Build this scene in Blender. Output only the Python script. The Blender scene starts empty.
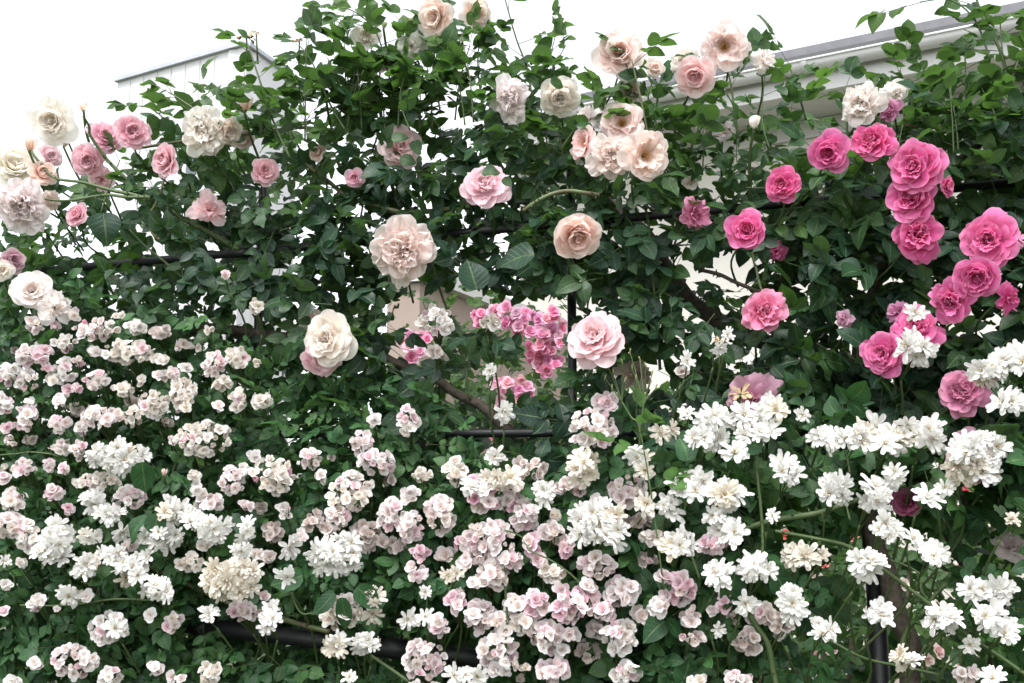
import bpy, math, random
import numpy as np
from mathutils import Vector, Matrix, Quaternion

random.seed(7)
RNG = np.random.default_rng(7)
scene = bpy.context.scene
COL = scene.collection
R = math.radians
W_, H_ = 1024, 683

# ------------------------------------------------------------------ camera
PITCH = R(8.0)
CAMLOC = Vector((0, -1.75, 1.5))
cam_d = bpy.data.cameras.new('camera')
cam_d.lens = 35.0
cam_d.sensor_width = 36.0
cam_d.clip_start = 0.05
cam_d.clip_end = 2000
cam = bpy.data.objects.new('camera', cam_d)
COL.objects.link(cam)
cam.location = CAMLOC
cam.rotation_euler = (R(90) + PITCH, 0, 0)
scene.camera = cam
FPX = 1024 * 35.0 / 36.0
FWD = Vector((0, math.cos(PITCH), math.sin(PITCH)))
UPV = Vector((0, -math.sin(PITCH), math.cos(PITCH)))
RGT = Vector((1, 0, 0))


def ray(px, py):
    return FWD + RGT * ((px - 512) / FPX) + UPV * ((341.5 - py) / FPX)


def tilt(px):
    """the trellis stands a little askew to the camera: its right end is nearer"""
    return -0.17 * (px - 512) / 512


def at(px, py, Y):
    """point of the trellis' own depth Y (metres behind the trellis face)"""
    d = ray(px, py)
    t = (Y + tilt(px) - CAMLOC.y) / d.y
    return CAMLOC + d * t


def at_flat(px, py, Y):
    d = ray(px, py)
    return CAMLOC + d * ((Y - CAMLOC.y) / d.y)


def at_height(px, py, z):
    d = ray(px, py)
    return CAMLOC + d * ((z - CAMLOC.z) / d.z)


def size(p, rpx):
    return (p - CAMLOC).dot(FWD) * rpx / FPX


# ------------------------------------------------------------------ mesh helpers
def mesh_from(name, V, F, mats, attrs=None, uv=None, fmat=None, smooth=True):
    """V (n,3); F list of arrays (m,k) of equal-size faces; attrs {name: per-vertex floats}; uv per vertex"""
    me = bpy.data.meshes.new(name)
    V = np.asarray(V, dtype=np.float32)
    F = [np.asarray(f, dtype=np.int32) for f in F if len(f)]
    nl = sum(f.size for f in F)
    nf = sum(len(f) for f in F)
    me.vertices.add(len(V))
    me.vertices.foreach_set('co', V.ravel())
    me.loops.add(nl)
    idx = np.concatenate([f.ravel() for f in F])
    me.loops.foreach_set('vertex_index', idx)
    me.polygons.add(nf)
    tot = np.concatenate([np.full(len(f), f.shape[1], dtype=np.int32) for f in F])
    start = np.concatenate([[0], np.cumsum(tot)[:-1]]).astype(np.int32)
    me.polygons.foreach_set('loop_start', start)
    me.polygons.foreach_set('loop_total', tot)
    me.polygons.foreach_set('use_smooth', np.full(nf, smooth, dtype=bool))
    if fmat is not None:
        me.polygons.foreach_set('material_index', np.concatenate([np.asarray(m, dtype=np.int32) for m in fmat if len(m)]))
    for k, a in (attrs or {}).items():
        at_ = me.attributes.new(k, 'FLOAT', 'POINT')
        at_.data.foreach_set('value', np.asarray(a, dtype=np.float32))
    if uv is not None:
        l = me.uv_layers.new(name='uv')
        l.data.foreach_set('uv', np.asarray(uv, dtype=np.float32)[idx].ravel())
    for m in mats:
        me.materials.append(m)
    me.update(calc_edges=True)
    return me


class Acc:
    """collects vertices and faces of one mesh"""
    def __init__(s):
        s.V, s.F, s.M, s.A, s.E, s.n = [], {}, {}, [], [], 0

    def add(s, V, faces, mat=0, attr=None, edge=None):
        V = np.asarray(V, dtype=float)
        for f in faces:
            f = np.asarray(f) + s.n
            s.F.setdefault(f.shape[1], []).append(f)
            s.M.setdefault(f.shape[1], []).append(np.full(len(f), mat))
        s.V.append(V)
        s.A.append(np.zeros(len(V)) if attr is None else np.asarray(attr, dtype=float))
        s.E.append(np.zeros(len(V)) if edge is None else np.asarray(edge, dtype=float))
        s.n += len(V)

    def build(s, name, mats, attr_name='heart', smooth=True):
        V = np.concatenate(s.V)
        F, M = [], []
        for k in s.F:
            F.append(np.concatenate(s.F[k])); M.append(np.concatenate(s.M[k]))
        return mesh_from(name, V, F, mats, {attr_name: np.concatenate(s.A), 'edge': np.concatenate(s.E)}, None, M, smooth)


def link(name, data, parent=None, **props):
    o = bpy.data.objects.new(name, data)
    COL.objects.link(o)
    if parent is not None:
        o.parent = parent
    for k, v in props.items():
        o[k] = v
    return o


def thing(name, label, cat, loc=(0, 0, 0), group=None):
    o = bpy.data.objects.new(name, None)
    o.empty_display_size = 0.02
    COL.objects.link(o)
    o.location = loc
    o['label'] = label
    o['category'] = cat
    if group:
        o['group'] = group
    return o


def frame_of(d):
    d = Vector(d).normalized()
    q = d.to_track_quat('Z', 'Y')
    return q


def tube_arrays(pts, radii, n=7):
    """a smooth bent tube through pts"""
    P = [Vector(p) for p in pts]
    fine, fr = [], []
    m = len(P)
    for i in range(m - 1):
        p0, p1, p2, p3 = P[max(i - 1, 0)], P[i], P[i + 1], P[min(i + 2, m - 1)]
        steps = 5 if m > 2 else 1
        for k in range(steps):
            t = k / steps
            q = 0.5 * ((2 * p1) + (p2 - p0) * t + (2 * p0 - 5 * p1 + 4 * p2 - p3) * t * t + (3 * p1 - p0 - 3 * p2 + p3) * t ** 3)
            fine.append(q)
            fr.append(radii[i] * (1 - t) + radii[i + 1] * t)
    fine.append(P[-1]); fr.append(radii[-1])
    V, side = [], None
    for i, p in enumerate(fine):
        d = (fine[min(i + 1, len(fine) - 1)] - fine[max(i - 1, 0)]).normalized()
        if side is None:
            side = d.cross(Vector((0.3, 0.5, 0.8))).normalized()
        side = (side - d * side.dot(d)).normalized()
        up = d.cross(side)
        for k in range(n):
            a = 2 * math.pi * k / n
            V.append(p + (side * math.cos(a) + up * math.sin(a)) * fr[i])
    F = []
    for i in range(len(fine) - 1):
        for k in range(n):
            F.append((i * n + k, i * n + (k + 1) % n, (i + 1) * n + (k + 1) % n, (i + 1) * n + k))
    return np.array([v[:] for v in V]), [np.array(F), np.array([tuple(range(n))[::-1]]), np.array([tuple(range((len(fine) - 1) * n, len(fine) * n))])]


def add_tube(acc, pts, radii, n=7, mat=0):
    V, F = tube_arrays(pts, radii, n)
    acc.add(V, F, mat)


def box_arrays(x0, x1, y0, y1, z0, z1):
    V = [(x, y, z) for z in (z0, z1) for y in (y0, y1) for x in (x0, x1)]
    F = [(0, 2, 3, 1), (4, 5, 7, 6), (0, 1, 5, 4), (2, 6, 7, 3), (0, 4, 6, 2), (1, 3, 7, 5)]
    return V, [np.array(F)]


# ------------------------------------------------------------------ materials
def new_mat(name):
    m = bpy.data.materials.new(name)
    m.use_nodes = True
    nt = m.node_tree
    nt.nodes.clear()
    return m, nt, nt.nodes, nt.links


def mixrgb(N, L, fac, a, b, mode='MIX'):
    n = N.new('ShaderNodeMix'); n.data_type = 'RGBA'; n.blend_type = mode
    for sock, v in ((n.inputs[0], fac), (n.inputs[6], a), (n.inputs[7], b)):
        if isinstance(v, bpy.types.NodeSocket):
            L.new(v, sock)
        elif isinstance(v, (int, float)):
            sock.default_value = v
        else:
            sock.default_value = (*v, 1)
    return n.outputs[2]


def math_node(N, L, op, a, b=None):
    n = N.new('ShaderNodeMath'); n.operation = op
    for sock, v in ((n.inputs[0], a), (n.inputs[1], b)):
        if v is None:
            continue
        if isinstance(v, bpy.types.NodeSocket):
            L.new(v, sock)
        else:
            sock.default_value = v
    return n.outputs[0]


def attr(N, name):
    n = N.new('ShaderNodeAttribute'); n.attribute_name = name
    return n


def leaf_material(name, dark, mid, young, trans, rough=0.4, transl=0.28):
    m, nt, N, L = new_mat(name)
    tone = attr(N, 'tone').outputs['Fac']
    fresh = attr(N, 'fresh').outputs['Fac']
    col = mixrgb(N, L, tone, dark, mid)
    col = mixrgb(N, L, fresh, col, young)
    fr2 = math_node(N, L, 'ADD', transl, math_node(N, L, 'MULTIPLY', fresh, 0.25))
    uv = N.new('ShaderNodeUVMap'); uv.uv_map = 'uv'
    sep = N.new('ShaderNodeSeparateXYZ'); L.new(uv.outputs[0], sep.inputs[0])
    au = math_node(N, L, 'ABSOLUTE', sep.outputs[0])
    rib = N.new('ShaderNodeMapRange'); L.new(au, rib.inputs[0])
    rib.inputs[1].default_value = 0.02; rib.inputs[2].default_value = 0.10; rib.inputs[3].default_value = 1; rib.inputs[4].default_value = 0
    vv = math_node(N, L, 'MULTIPLY', sep.outputs[1], 40.0)
    uu = math_node(N, L, 'MULTIPLY', au, -13.0)
    sv = math_node(N, L, 'SINE', math_node(N, L, 'ADD', vv, uu))
    side = N.new('ShaderNodeMapRange'); L.new(sv, side.inputs[0])
    side.inputs[1].default_value = 0.75; side.inputs[2].default_value = 1.0; side.inputs[3].default_value = 0; side.inputs[4].default_value = 0.4
    vein = math_node(N, L, 'MAXIMUM', rib.outputs[0], side.outputs[0])
    veincol = mixrgb(N, L, 0.4, col, (0.18, 0.26, 0.10))
    col = mixrgb(N, L, vein, col, veincol)
    # blemishes
    nz = N.new('ShaderNodeTexNoise'); nz.inputs['Scale'].default_value = 55.0
    geo = N.new('ShaderNodeNewGeometry'); L.new(geo.outputs['Position'], nz.inputs['Vector'])
    sp = N.new('ShaderNodeMapRange'); L.new(nz.outputs[0], sp.inputs[0])
    sp.inputs[1].default_value = 0.35; sp.inputs[2].default_value = 0.7; sp.inputs[3].default_value = 0.75; sp.inputs[4].default_value = 1.25
    col = mixrgb(N, L, 1.0, col, sp.outputs[0], 'MULTIPLY')
    back = mixrgb(N, L, 0.35, col, (0.13, 0.19, 0.12))
    col = mixrgb(N, L, geo.outputs['Backfacing'], col, back)
    pr = N.new('ShaderNodeBsdfPrincipled')
    L.new(col, pr.inputs['Base Color'])
    pr.inputs['Specular IOR Level'].default_value = 0.33
    rg = N.new('ShaderNodeMapRange'); L.new(nz.outputs[0], rg.inputs[0])
    rg.inputs[3].default_value = rough - 0.08; rg.inputs[4].default_value = rough + 0.12
    L.new(rg.outputs[0], pr.inputs['Roughness'])
    bp = N.new('ShaderNodeBump'); bp.inputs['Strength'].default_value = 0.35; bp.inputs['Distance'].default_value = 0.002
    L.new(math_node(N, L, 'MULTIPLY', vein, -1.0), bp.inputs['Height'])
    L.new(bp.outputs[0], pr.inputs['Normal'])
    tr = N.new('ShaderNodeBsdfTranslucent')
    tcol = mixrgb(N, L, 0.65, col, trans)
    L.new(tcol, tr.inputs['Color'])
    mx = N.new('ShaderNodeMixShader'); L.new(fr2, mx.inputs[0])
    L.new(pr.outputs[0], mx.inputs[1]); L.new(tr.outputs[0], mx.inputs[2])
    out = N.new('ShaderNodeOutputMaterial'); L.new(mx.outputs[0], out.inputs[0])
    return m


def petal_material(name, heart_mul, heart_fac=1.0, transl=0.3, rough=0.6, edge=None, mottle=0.12):
    """petal colour = the object's own colour; towards the heart of the flower it takes the heart colour"""
    m, nt, N, L = new_mat(name)
    oi = N.new('ShaderNodeObjectInfo')
    h = attr(N, 'heart').outputs['Fac']
    inv = math_node(N, L, 'SUBTRACT', 1.0, h)
    hf = math_node(N, L, 'MULTIPLY', math_node(N, L, 'POWER', inv, 1.3), heart_fac)
    hc = mixrgb(N, L, 1.0, oi.outputs['Color'], heart_mul, 'MULTIPLY')
    col = mixrgb(N, L, hf, oi.outputs['Color'], hc)
    if edge:
        ef = math_node(N, L, 'MULTIPLY', attr(N, 'edge').outputs['Fac'], edge)
        col = mixrgb(N, L, ef, col, (.97, .92, .92))
    nz = N.new('ShaderNodeTexNoise'); nz.inputs['Scale'].default_value = 60.0; nz.inputs['Detail'].default_value = 4
    geo = N.new('ShaderNodeNewGeometry'); L.new(geo.outputs['Position'], nz.inputs['Vector'])
    sp = N.new('ShaderNodeMapRange'); L.new(nz.outputs[0], sp.inputs[0])
    sp.inputs[1].default_value = 0.3; sp.inputs[2].default_value = 0.7; sp.inputs[3].default_value = 1 - mottle; sp.inputs[4].default_value = 1.04
    col = mixrgb(N, L, 1.0, col, sp.outputs[0], 'MULTIPLY')
    pr = N.new('ShaderNodeBsdfPrincipled')
    L.new(col, pr.inputs['Base Color'])
    pr.inputs['Roughness'].default_value = rough
    pr.inputs['Specular IOR Level'].default_value = 0.25
    pr.inputs['Sheen Weight'].default_value = 0.08
    bp = N.new('ShaderNodeBump'); bp.inputs['Strength'].default_value = 0.12; bp.inputs['Distance'].default_value = 0.002
    L.new(nz.outputs[0], bp.inputs['Height']); L.new(bp.outputs[0], pr.inputs['Normal'])
    tr = N.new('ShaderNodeBsdfTranslucent'); L.new(col, tr.inputs['Color'])
    mx = N.new('ShaderNodeMixShader'); mx.inputs[0].default_value = transl
    L.new(pr.outputs[0], mx.inputs[1]); L.new(tr.outputs[0], mx.inputs[2])
    out = N.new('ShaderNodeOutputMaterial'); L.new(mx.outputs[0], out.inputs[0])
    return m


def plain(name, col, rough=0.6, noise=None, metal=0.0, bump=0.0, spec=0.5):
    m, nt, N, L = new_mat(name)
    pr = N.new('ShaderNodeBsdfPrincipled')
    pr.inputs['Roughness'].default_value = rough
    pr.inputs['Metallic'].default_value = metal
    pr.inputs['Specular IOR Level'].default_value = spec
    pr.inputs['Base Color'].default_value = (*col, 1)
    if noise:
        scale, col2 = noise
        nz = N.new('ShaderNodeTexNoise'); nz.inputs['Scale'].default_value = scale; nz.inputs['Detail'].default_value = 6
        geo = N.new('ShaderNodeNewGeometry'); L.new(geo.outputs['Position'], nz.inputs['Vector'])
        mr = N.new('ShaderNodeMapRange'); L.new(nz.outputs[0], mr.inputs[0])
        mr.inputs[1].default_value = 0.35; mr.inputs[2].default_value = 0.65
        L.new(mixrgb(N, L, mr.outputs[0], col, col2), pr.inputs['Base Color'])
        if bump:
            bp = N.new('ShaderNodeBump'); bp.inputs['Strength'].default_value = bump; bp.inputs['Distance'].default_value = 0.004
            L.new(nz.outputs[0], bp.inputs['Height']); L.new(bp.outputs[0], pr.inputs['Normal'])
    out = N.new('ShaderNodeOutputMaterial'); L.new(pr.outputs[0], out.inputs[0])
    return m


M_LEAF = leaf_material('rose leaf', (0.007, 0.028, 0.020), (0.021, 0.067, 0.030), (0.075, 0.155, 0.022), (0.12, 0.28, 0.025), 0.40, 0.24)
M_SMALL = leaf_material('rambler leaf', (0.011, 0.045, 0.019), (0.034, 0.110, 0.036), (0.10, 0.21, 0.035), (0.10, 0.27, 0.03), 0.46, 0.22)
M_FAR = leaf_material('garden leaf', (0.010, 0.03, 0.012), (0.035, 0.085, 0.026), (0.12, 0.22, 0.04), (0.14, 0.30, 0.04), 0.5)
M_BLUSH = petal_material('blush petal', (1.0, 0.90, 0.84), 0.9, 0.55, edge=.35, mottle=.04)
M_PINK = petal_material('pink petal', (1.0, 0.80, 0.84), 0.9, 0.5, edge=.45, mottle=.06)
M_HOT = petal_material('hot pink petal', (1.0, 0.64, 0.80), 0.7, 0.45, edge=.22, mottle=0.10)
M_WHITE = petal_material('white petal', (1.0, 0.97, 0.88), 0.6, 0.36, mottle=0.05)
M_POM = petal_material('rosette petal', (0.95, 0.82, 0.74), 1.0, 0.42, edge=.25, mottle=0.06)
M_STEM = plain('green stem', (0.050, 0.095, 0.026), 0.55, (90, (0.075, 0.105, 0.038)))
M_RED_STEM = plain('reddish stem', (0.10, 0.085, 0.04), 0.5, (60, (0.08, 0.12, 0.04)))
M_CALYX = plain('calyx green', (0.10, 0.17, 0.055), 0.6, (120, (0.14, 0.19, 0.08)))
M_BARK = plain('old cane bark', (0.055, 0.042, 0.033), 0.85, (70, (0.10, 0.08, 0.06)), bump=0.8)
M_STAMEN = plain('stamen ochre', (0.42, 0.17, 0.03), 0.7, (300, (0.50, 0.28, 0.05)))
M_YELLOW = plain('stamen yellow', (0.55, 0.38, 0.10), 0.7, (300, (0.45, 0.28, 0.08)))
M_SPENT = plain('withered petal', (0.30, 0.20, 0.10), 0.8, (120, (0.48, 0.38, 0.24)))
M_BLACK = plain('black paint', (0.007, 0.008, 0.010), 0.5, (25, (0.011, 0.011, 0.013)))
M_WALL = plain('house render', (0.58, 0.55, 0.50), 0.85, (5, (0.62, 0.59, 0.54)), bump=0.1)
M_TRIM = plain('white painted trim', (0.58, 0.575, 0.57), 0.5, (3, (0.53, 0.525, 0.52)))
M_SOFFIT = plain('soffit board', (0.52, 0.51, 0.50), 0.6, (4, (0.48, 0.47, 0.46)))
M_ROOF = plain('dark roof edge', (0.13, 0.13, 0.145), 0.5, (8, (0.17, 0.17, 0.185)))
M_CLAD = plain('pale cladding', (0.60, 0.60, 0.61), 0.6, (2, (0.63, 0.63, 0.64)))
M_METAL = plain('grey coping metal', (0.40, 0.42, 0.46), 0.45, (6, (0.46, 0.48, 0.52)))
M_GLASS = plain('window glass', (0.10, 0.12, 0.14), 0.1)
M_BEIGE = plain('beige wall paint', (0.30, 0.235, 0.20), 0.85, (6, (0.34, 0.27, 0.235)), bump=0.1)
M_SOIL = plain('garden soil', (0.07, 0.06, 0.04), 0.95, (2.5, (0.05, 0.09, 0.03)), bump=0.6)

# ------------------------------------------------------------------ leaves
_T = np.array([0, .07, .20, .38, .58, .77, .92, 1.0])
_WD = np.array([0, .46, .84, 1.0, .95, .72, .36, 0])
_tu, _tv, _tw = [0.0], [0.0], [0.0]
for k in (1, 2, 3, 4, 5, 6):
    for u in (-1, 0, 1):
        _tu.append(u); _tv.append(_T[k]); _tw.append(_WD[k])
_tu.append(0); _tv.append(1); _tw.append(0)
LU, LV, LW = map(np.array, (_tu, _tv, _tw))
LTRI = [(0, 2, 1), (0, 3, 2), (16, 17, 19), (17, 18, 19)]
LQUAD = []
for k in range(5):
    a = 1 + 3 * k
    LQUAD += [(a, a + 1, a + 4, a + 3), (a + 1, a + 2, a + 5, a + 4)]
LTRI, LQUAD = np.array(LTRI), np.array(LQUAD)


def unit(a):
    return a / np.maximum(np.linalg.norm(a, axis=-1, keepdims=True), 1e-9)


class Leaves:
    """gathers leaflets (base, along, normal, length, width ratio, tone, fresh) and stalks, builds ONE foliage mesh"""
    def __init__(s):
        s.rows, s.st = [], []

    def leaflet(s, base, along, normal, length, ratio=0.36, tone=0.5, fresh=0.0):
        s.rows.append((*base, *along, *normal, length, ratio, tone, fresh))

    def stalk(s, a, b, r):
        s.st.append((*a, *b, r))

    def compound(s, base, along, normal, length, n=5, ratio=0.36, tone=0.5, fresh=0.0, stalk=True, rng=random):
        """a pinnate rose leaf: a terminal leaflet and pairs along the rachis"""
        d = Vector(along).normalized()
        nn = Vector(normal)
        nn = (nn - d * nn.dot(d)).normalized()
        sd = d.cross(nn)
        base = Vector(base)
        L = length
        droop = rng.uniform(0.0, 0.35)
        pairs = (n - 1) // 2
        rl = L * (0.35 + 0.72 * pairs)
        tip = base + d * rl - nn * droop * rl * 0.5
        dt = (tip - base).normalized()
        j = lambda k: Vector((rng.gauss(0, k), rng.gauss(0, k), rng.gauss(0, k)))
        tn = lambda: min(1, max(0, tone + rng.gauss(0, 0.12)))
        s.leaflet(tip, (dt - nn * droop * 0.6 + j(.12)).normalized(), (nn + j(.18)).normalized(), L * rng.uniform(1.0, 1.2), ratio * 1.05, tn(), fresh)
        for p in range(pairs):
            q = base.lerp(tip, 1 - (p + 0.16) / (pairs + 0.30) * 0.95)
            sc = rng.uniform(0.78, 0.98) * (1 - 0.12 * p)
            for sg in (-1, 1):
                dd = (dt * 0.42 + sd * sg * 0.9 + j(.16)).normalized()
                s.leaflet(q, dd, (nn - sd * sg * 0.12 * 0 + nn * 0.2 + j(.25)).normalized(), L * sc, ratio * rng.uniform(.92, 1.1), tn(), fresh)
        if stalk:
            s.stalk(base, tip, max(0.0006, L * 0.016))

    def build(s, name, mats, parent, kind=None):
        A = np.array(s.rows, dtype=float)
        n = len(A)
        P, D, Nn = A[:, 0:3], unit(A[:, 3:6]), A[:, 6:9]
        Nn = unit(Nn - D * np.sum(Nn * D, axis=1, keepdims=True))
        S = np.cross(D, Nn)
        Ln, rt = A[:, 9:10], A[:, 10:11]
        rng = np.random.default_rng(n)
        fold = rng.uniform(0.05, 0.42, (n, 1)); curl = rng.normal(0.16, 0.16, (n, 1)); wav = rng.normal(0, 0.05, (n, 1)); twist = rng.normal(0, 0.10, (n, 1))
        skew = rng.normal(0, 0.06, (n, 1))
        x = LU * LW * rt + skew * np.sin(LV * 3.1)
        y = LV * 1.0 - 0.05 * np.abs(LU)
        z = np.abs(LU) * LW * rt * fold - curl * LV ** 2 + wav * np.sin(LV * 9) * np.abs(LU) + twist * LU * LW * rt * LV * 2
        V = P[:, None, :] + Ln[:, :, None] * (x[..., None] * S[:, None, :] + y[..., None] * D[:, None, :] + z[..., None] * Nn[:, None, :])
        nv = len(LU)
        off = (np.arange(n) * nv)[:, None, None]
        tri = (LTRI[None] + off).reshape(-1, 3)
        quad = (LQUAD[None] + off).reshape(-1, 4)
        V = V.reshape(-1, 3)
        tone = np.repeat(A[:, 11], nv); fresh = np.repeat(A[:, 12], nv)
        uv = np.stack([np.tile(LU, n), np.tile(LV, n)], axis=1)
        F, FM = [tri, quad], [np.zeros(len(tri)), np.zeros(len(quad))]
        if s.st:
            B = np.array(s.st, dtype=float)
            a, b, r = B[:, 0:3], B[:, 3:6], B[:, 6:7]
            d = unit(b - a)
            u = unit(np.cross(d, np.array([[0.31, 0.52, 0.79]]))); w = np.cross(d, u)
            ring = []
            for e, k in ((a, 1.2), (b, .8)):
                for q in range(3):
                    an = q * 2.0944
                    ring.append(e + (u * math.cos(an) + w * math.sin(an)) * r * k)
            SV = np.stack(ring, axis=1).reshape(-1, 3)
            o2 = len(V) + (np.arange(len(B)) * 6)[:, None, None]
            sq = (np.array([(0, 1, 4, 3), (1, 2, 5, 4), (2, 0, 3, 5)])[None] + o2).reshape(-1, 4)
            V = np.concatenate([V, SV]); tone = np.concatenate([tone, np.full(len(SV), .5)]); fresh = np.concatenate([fresh, np.full(len(SV), .3)])
            uv = np.concatenate([uv, np.full((len(SV), 2), .5)])
            F.append(sq); FM.append(np.ones(len(sq)))
        me = mesh_from(name, V, F, mats, {'tone': tone, 'fresh': fresh}, uv, FM)
        o = link(name, me, parent)
        return o


# ------------------------------------------------------------------ flowers (unit radius, facing +Z)
def petals(acc, rng, n, s0, s1, nu=7, nv=6, th=(8, 62), curl=(-18, 58), L=(0.5, 1.0), Wd=(0.36, 0.52), ruffle=0.06, jit=0.08, z0=-0.32, rho0=(0.04, 0.12), notch=0.0, tipround=0.16, phi0=0.0, heart=None):
    u = np.linspace(-1, 1, nu)[None, :]
    v = np.linspace(0, 1, nv)[:, None]
    for i in range(n):
        s = s0 + (s1 - s0) * (i + 0.5) / n
        s = min(1, max(0, s + rng.normal(0, 0.03)))
        lerp = lambda ab: ab[0] + (ab[1] - ab[0]) * s
        t0 = math.radians(lerp(th) + rng.normal(0, 60 * jit)); cu = math.radians(lerp(curl) + rng.normal(0, 140 * jit))
        ln = lerp(L) * (1 + rng.normal(0, jit)); wd = lerp(Wd) * (1 + rng.normal(0, jit))
        ve = v * (1 - tipround * np.abs(u) ** 2.4) * (1 - notch * np.exp(-(u / 0.3) ** 2) * v ** 4)
        K = 14
        tt = np.linspace(0, 1, K)
        ang = t0 + cu * tt ** 2
        rho_c = lerp(rho0) + np.concatenate([[0], np.cumsum(np.sin((ang[1:] + ang[:-1]) / 2))]) / (K - 1) * ln
        z_c = z0 + np.concatenate([[0], np.cumsum(np.cos((ang[1:] + ang[:-1]) / 2))]) / (K - 1) * ln
        rho = np.interp(ve, tt, rho_c); z = np.interp(ve, tt, z_c); an = np.interp(ve, tt, ang)
        prof = np.clip(v, 1e-3, 1) ** 0.6 * (1 - 0.38 * v ** 6)
        a1, a2, k1, k2 = rng.uniform(0, 6.28), rng.uniform(0, 6.28), rng.uniform(2.2, 4.2), rng.uniform(5, 8)
        rf = ruffle * (v ** 1.6) * (np.sin(k1 * u + a1) + 0.55 * np.sin(k2 * u + a2 + 3 * v)) * (0.35 + 0.65 * np.abs(u))
        rf = rf + ruffle * 0.5 * rng.normal(0, 1, rho.shape) * v
        rho = rho + rf * np.cos(an) + 0.07 * s * (u ** 2) * v ** 2
        z = z - rf * np.sin(an) + 0.05 * s * (np.abs(u) ** 2) * v
        ph = phi0 + i * 2.39996 + rng.normal(0, 0.12) + u * wd * prof / np.maximum(np.abs(rho), 0.20)
        X = rho * np.cos(ph); Y = rho * np.sin(ph)
        V = np.stack([X, Y, np.broadcast_to(z, X.shape)], axis=-1).reshape(-1, 3)
        q = []
        for a in range(nv - 1):
            for b in range(nu - 1):
                c = a * nu + b
                q.append((c, c + 1, c + nu + 1, c + nu))
        hv = np.clip(0.15 + 0.85 * (0.75 * s + 0.25 * v) + 0 * u, 0, 1) if heart is None else heart + 0 * u * v
        ev = np.clip(np.maximum(v ** 5, 0.8 * np.abs(u) ** 4 * v), 0, 1)
        acc.add(V, [np.array(q)], 0, hv.reshape(-1), ev.reshape(-1))


def stamen_mesh(name, rng, n=36, rad=0.22, z=-0.12, hgt=0.16, mat=None, thick=0.008):
    acc = Acc()
    for i in range(n):
        r = rad * math.sqrt((i + .5) / n); a = i * 2.39996
        b = Vector((0.25 * r * math.cos(a), 0.25 * r * math.sin(a), z - 0.1))
        t = Vector((r * math.cos(a), r * math.sin(a), z + hgt * rng.uniform(.6, 1.1) * (1.1 - 0.6 * r / rad)))
        add_tube(acc, [b, t], [thick, thick], 3)
        e = thick * 2.6
        V = [(t.x + e, t.y, t.z), (t.x - e, t.y, t.z), (t.x, t.y + e, t.z), (t.x, t.y - e, t.z), (t.x, t.y, t.z + e), (t.x, t.y, t.z - e)]
        acc.add(V, [np.array([(0, 2, 4), (2, 1, 4), (1, 3, 4), (3, 0, 4), (2, 0, 5), (1, 2, 5), (3, 1, 5), (0, 3, 5)])])
    return acc.build(name, [mat])


def calyx_mesh(name, z0=-0.36):
    acc = Acc()
    prof = [(0.0, z0 - .26), (0.05, z0 - .25), (0.10, z0 - .16), (0.11, z0 - .08), (0.09, z0), (0.10, z0 + 0.04)]
    n = 8
    V = [(r * math.cos(2 * math.pi * k / n), r * math.sin(2 * math.pi * k / n), z) for r, z in prof for k in range(n)]
    F = [(i * n + k, i * n + (k + 1) % n, (i + 1) * n + (k + 1) % n, (i + 1) * n + k) for i in range(len(prof) - 1) for k in range(n)]
    acc.add(V, [np.array(F)])
    for k in range(5):
        a = k * 1.2566
        c, s_ = math.cos(a), math.sin(a)
        pts = [(0.06, z0 - .02, 0.07), (0.24, z0 + .01, 0.07), (0.42, z0 - 0.04, 0.035), (0.52, z0 - 0.12, 0.0)]
        V = []
        for r, z, w in pts:
            for sg in (-1, 1):
                V.append((r * c - sg * w * s_, r * s_ + sg * w * c, z))
        acc.add(V, [np.array([(0, 1, 3, 2), (2, 3, 5, 4), (4, 5, 7, 6)])])
    return acc.build(name, [M_CALYX])


CALYX = calyx_mesh('calyx')
STAMEN = stamen_mesh('stamen_tuft', np.random.default_rng(3), mat=M_STAMEN)

ROSE = {}   # kind -> list of (outer mesh, inner mesh, stamen?)


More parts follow.
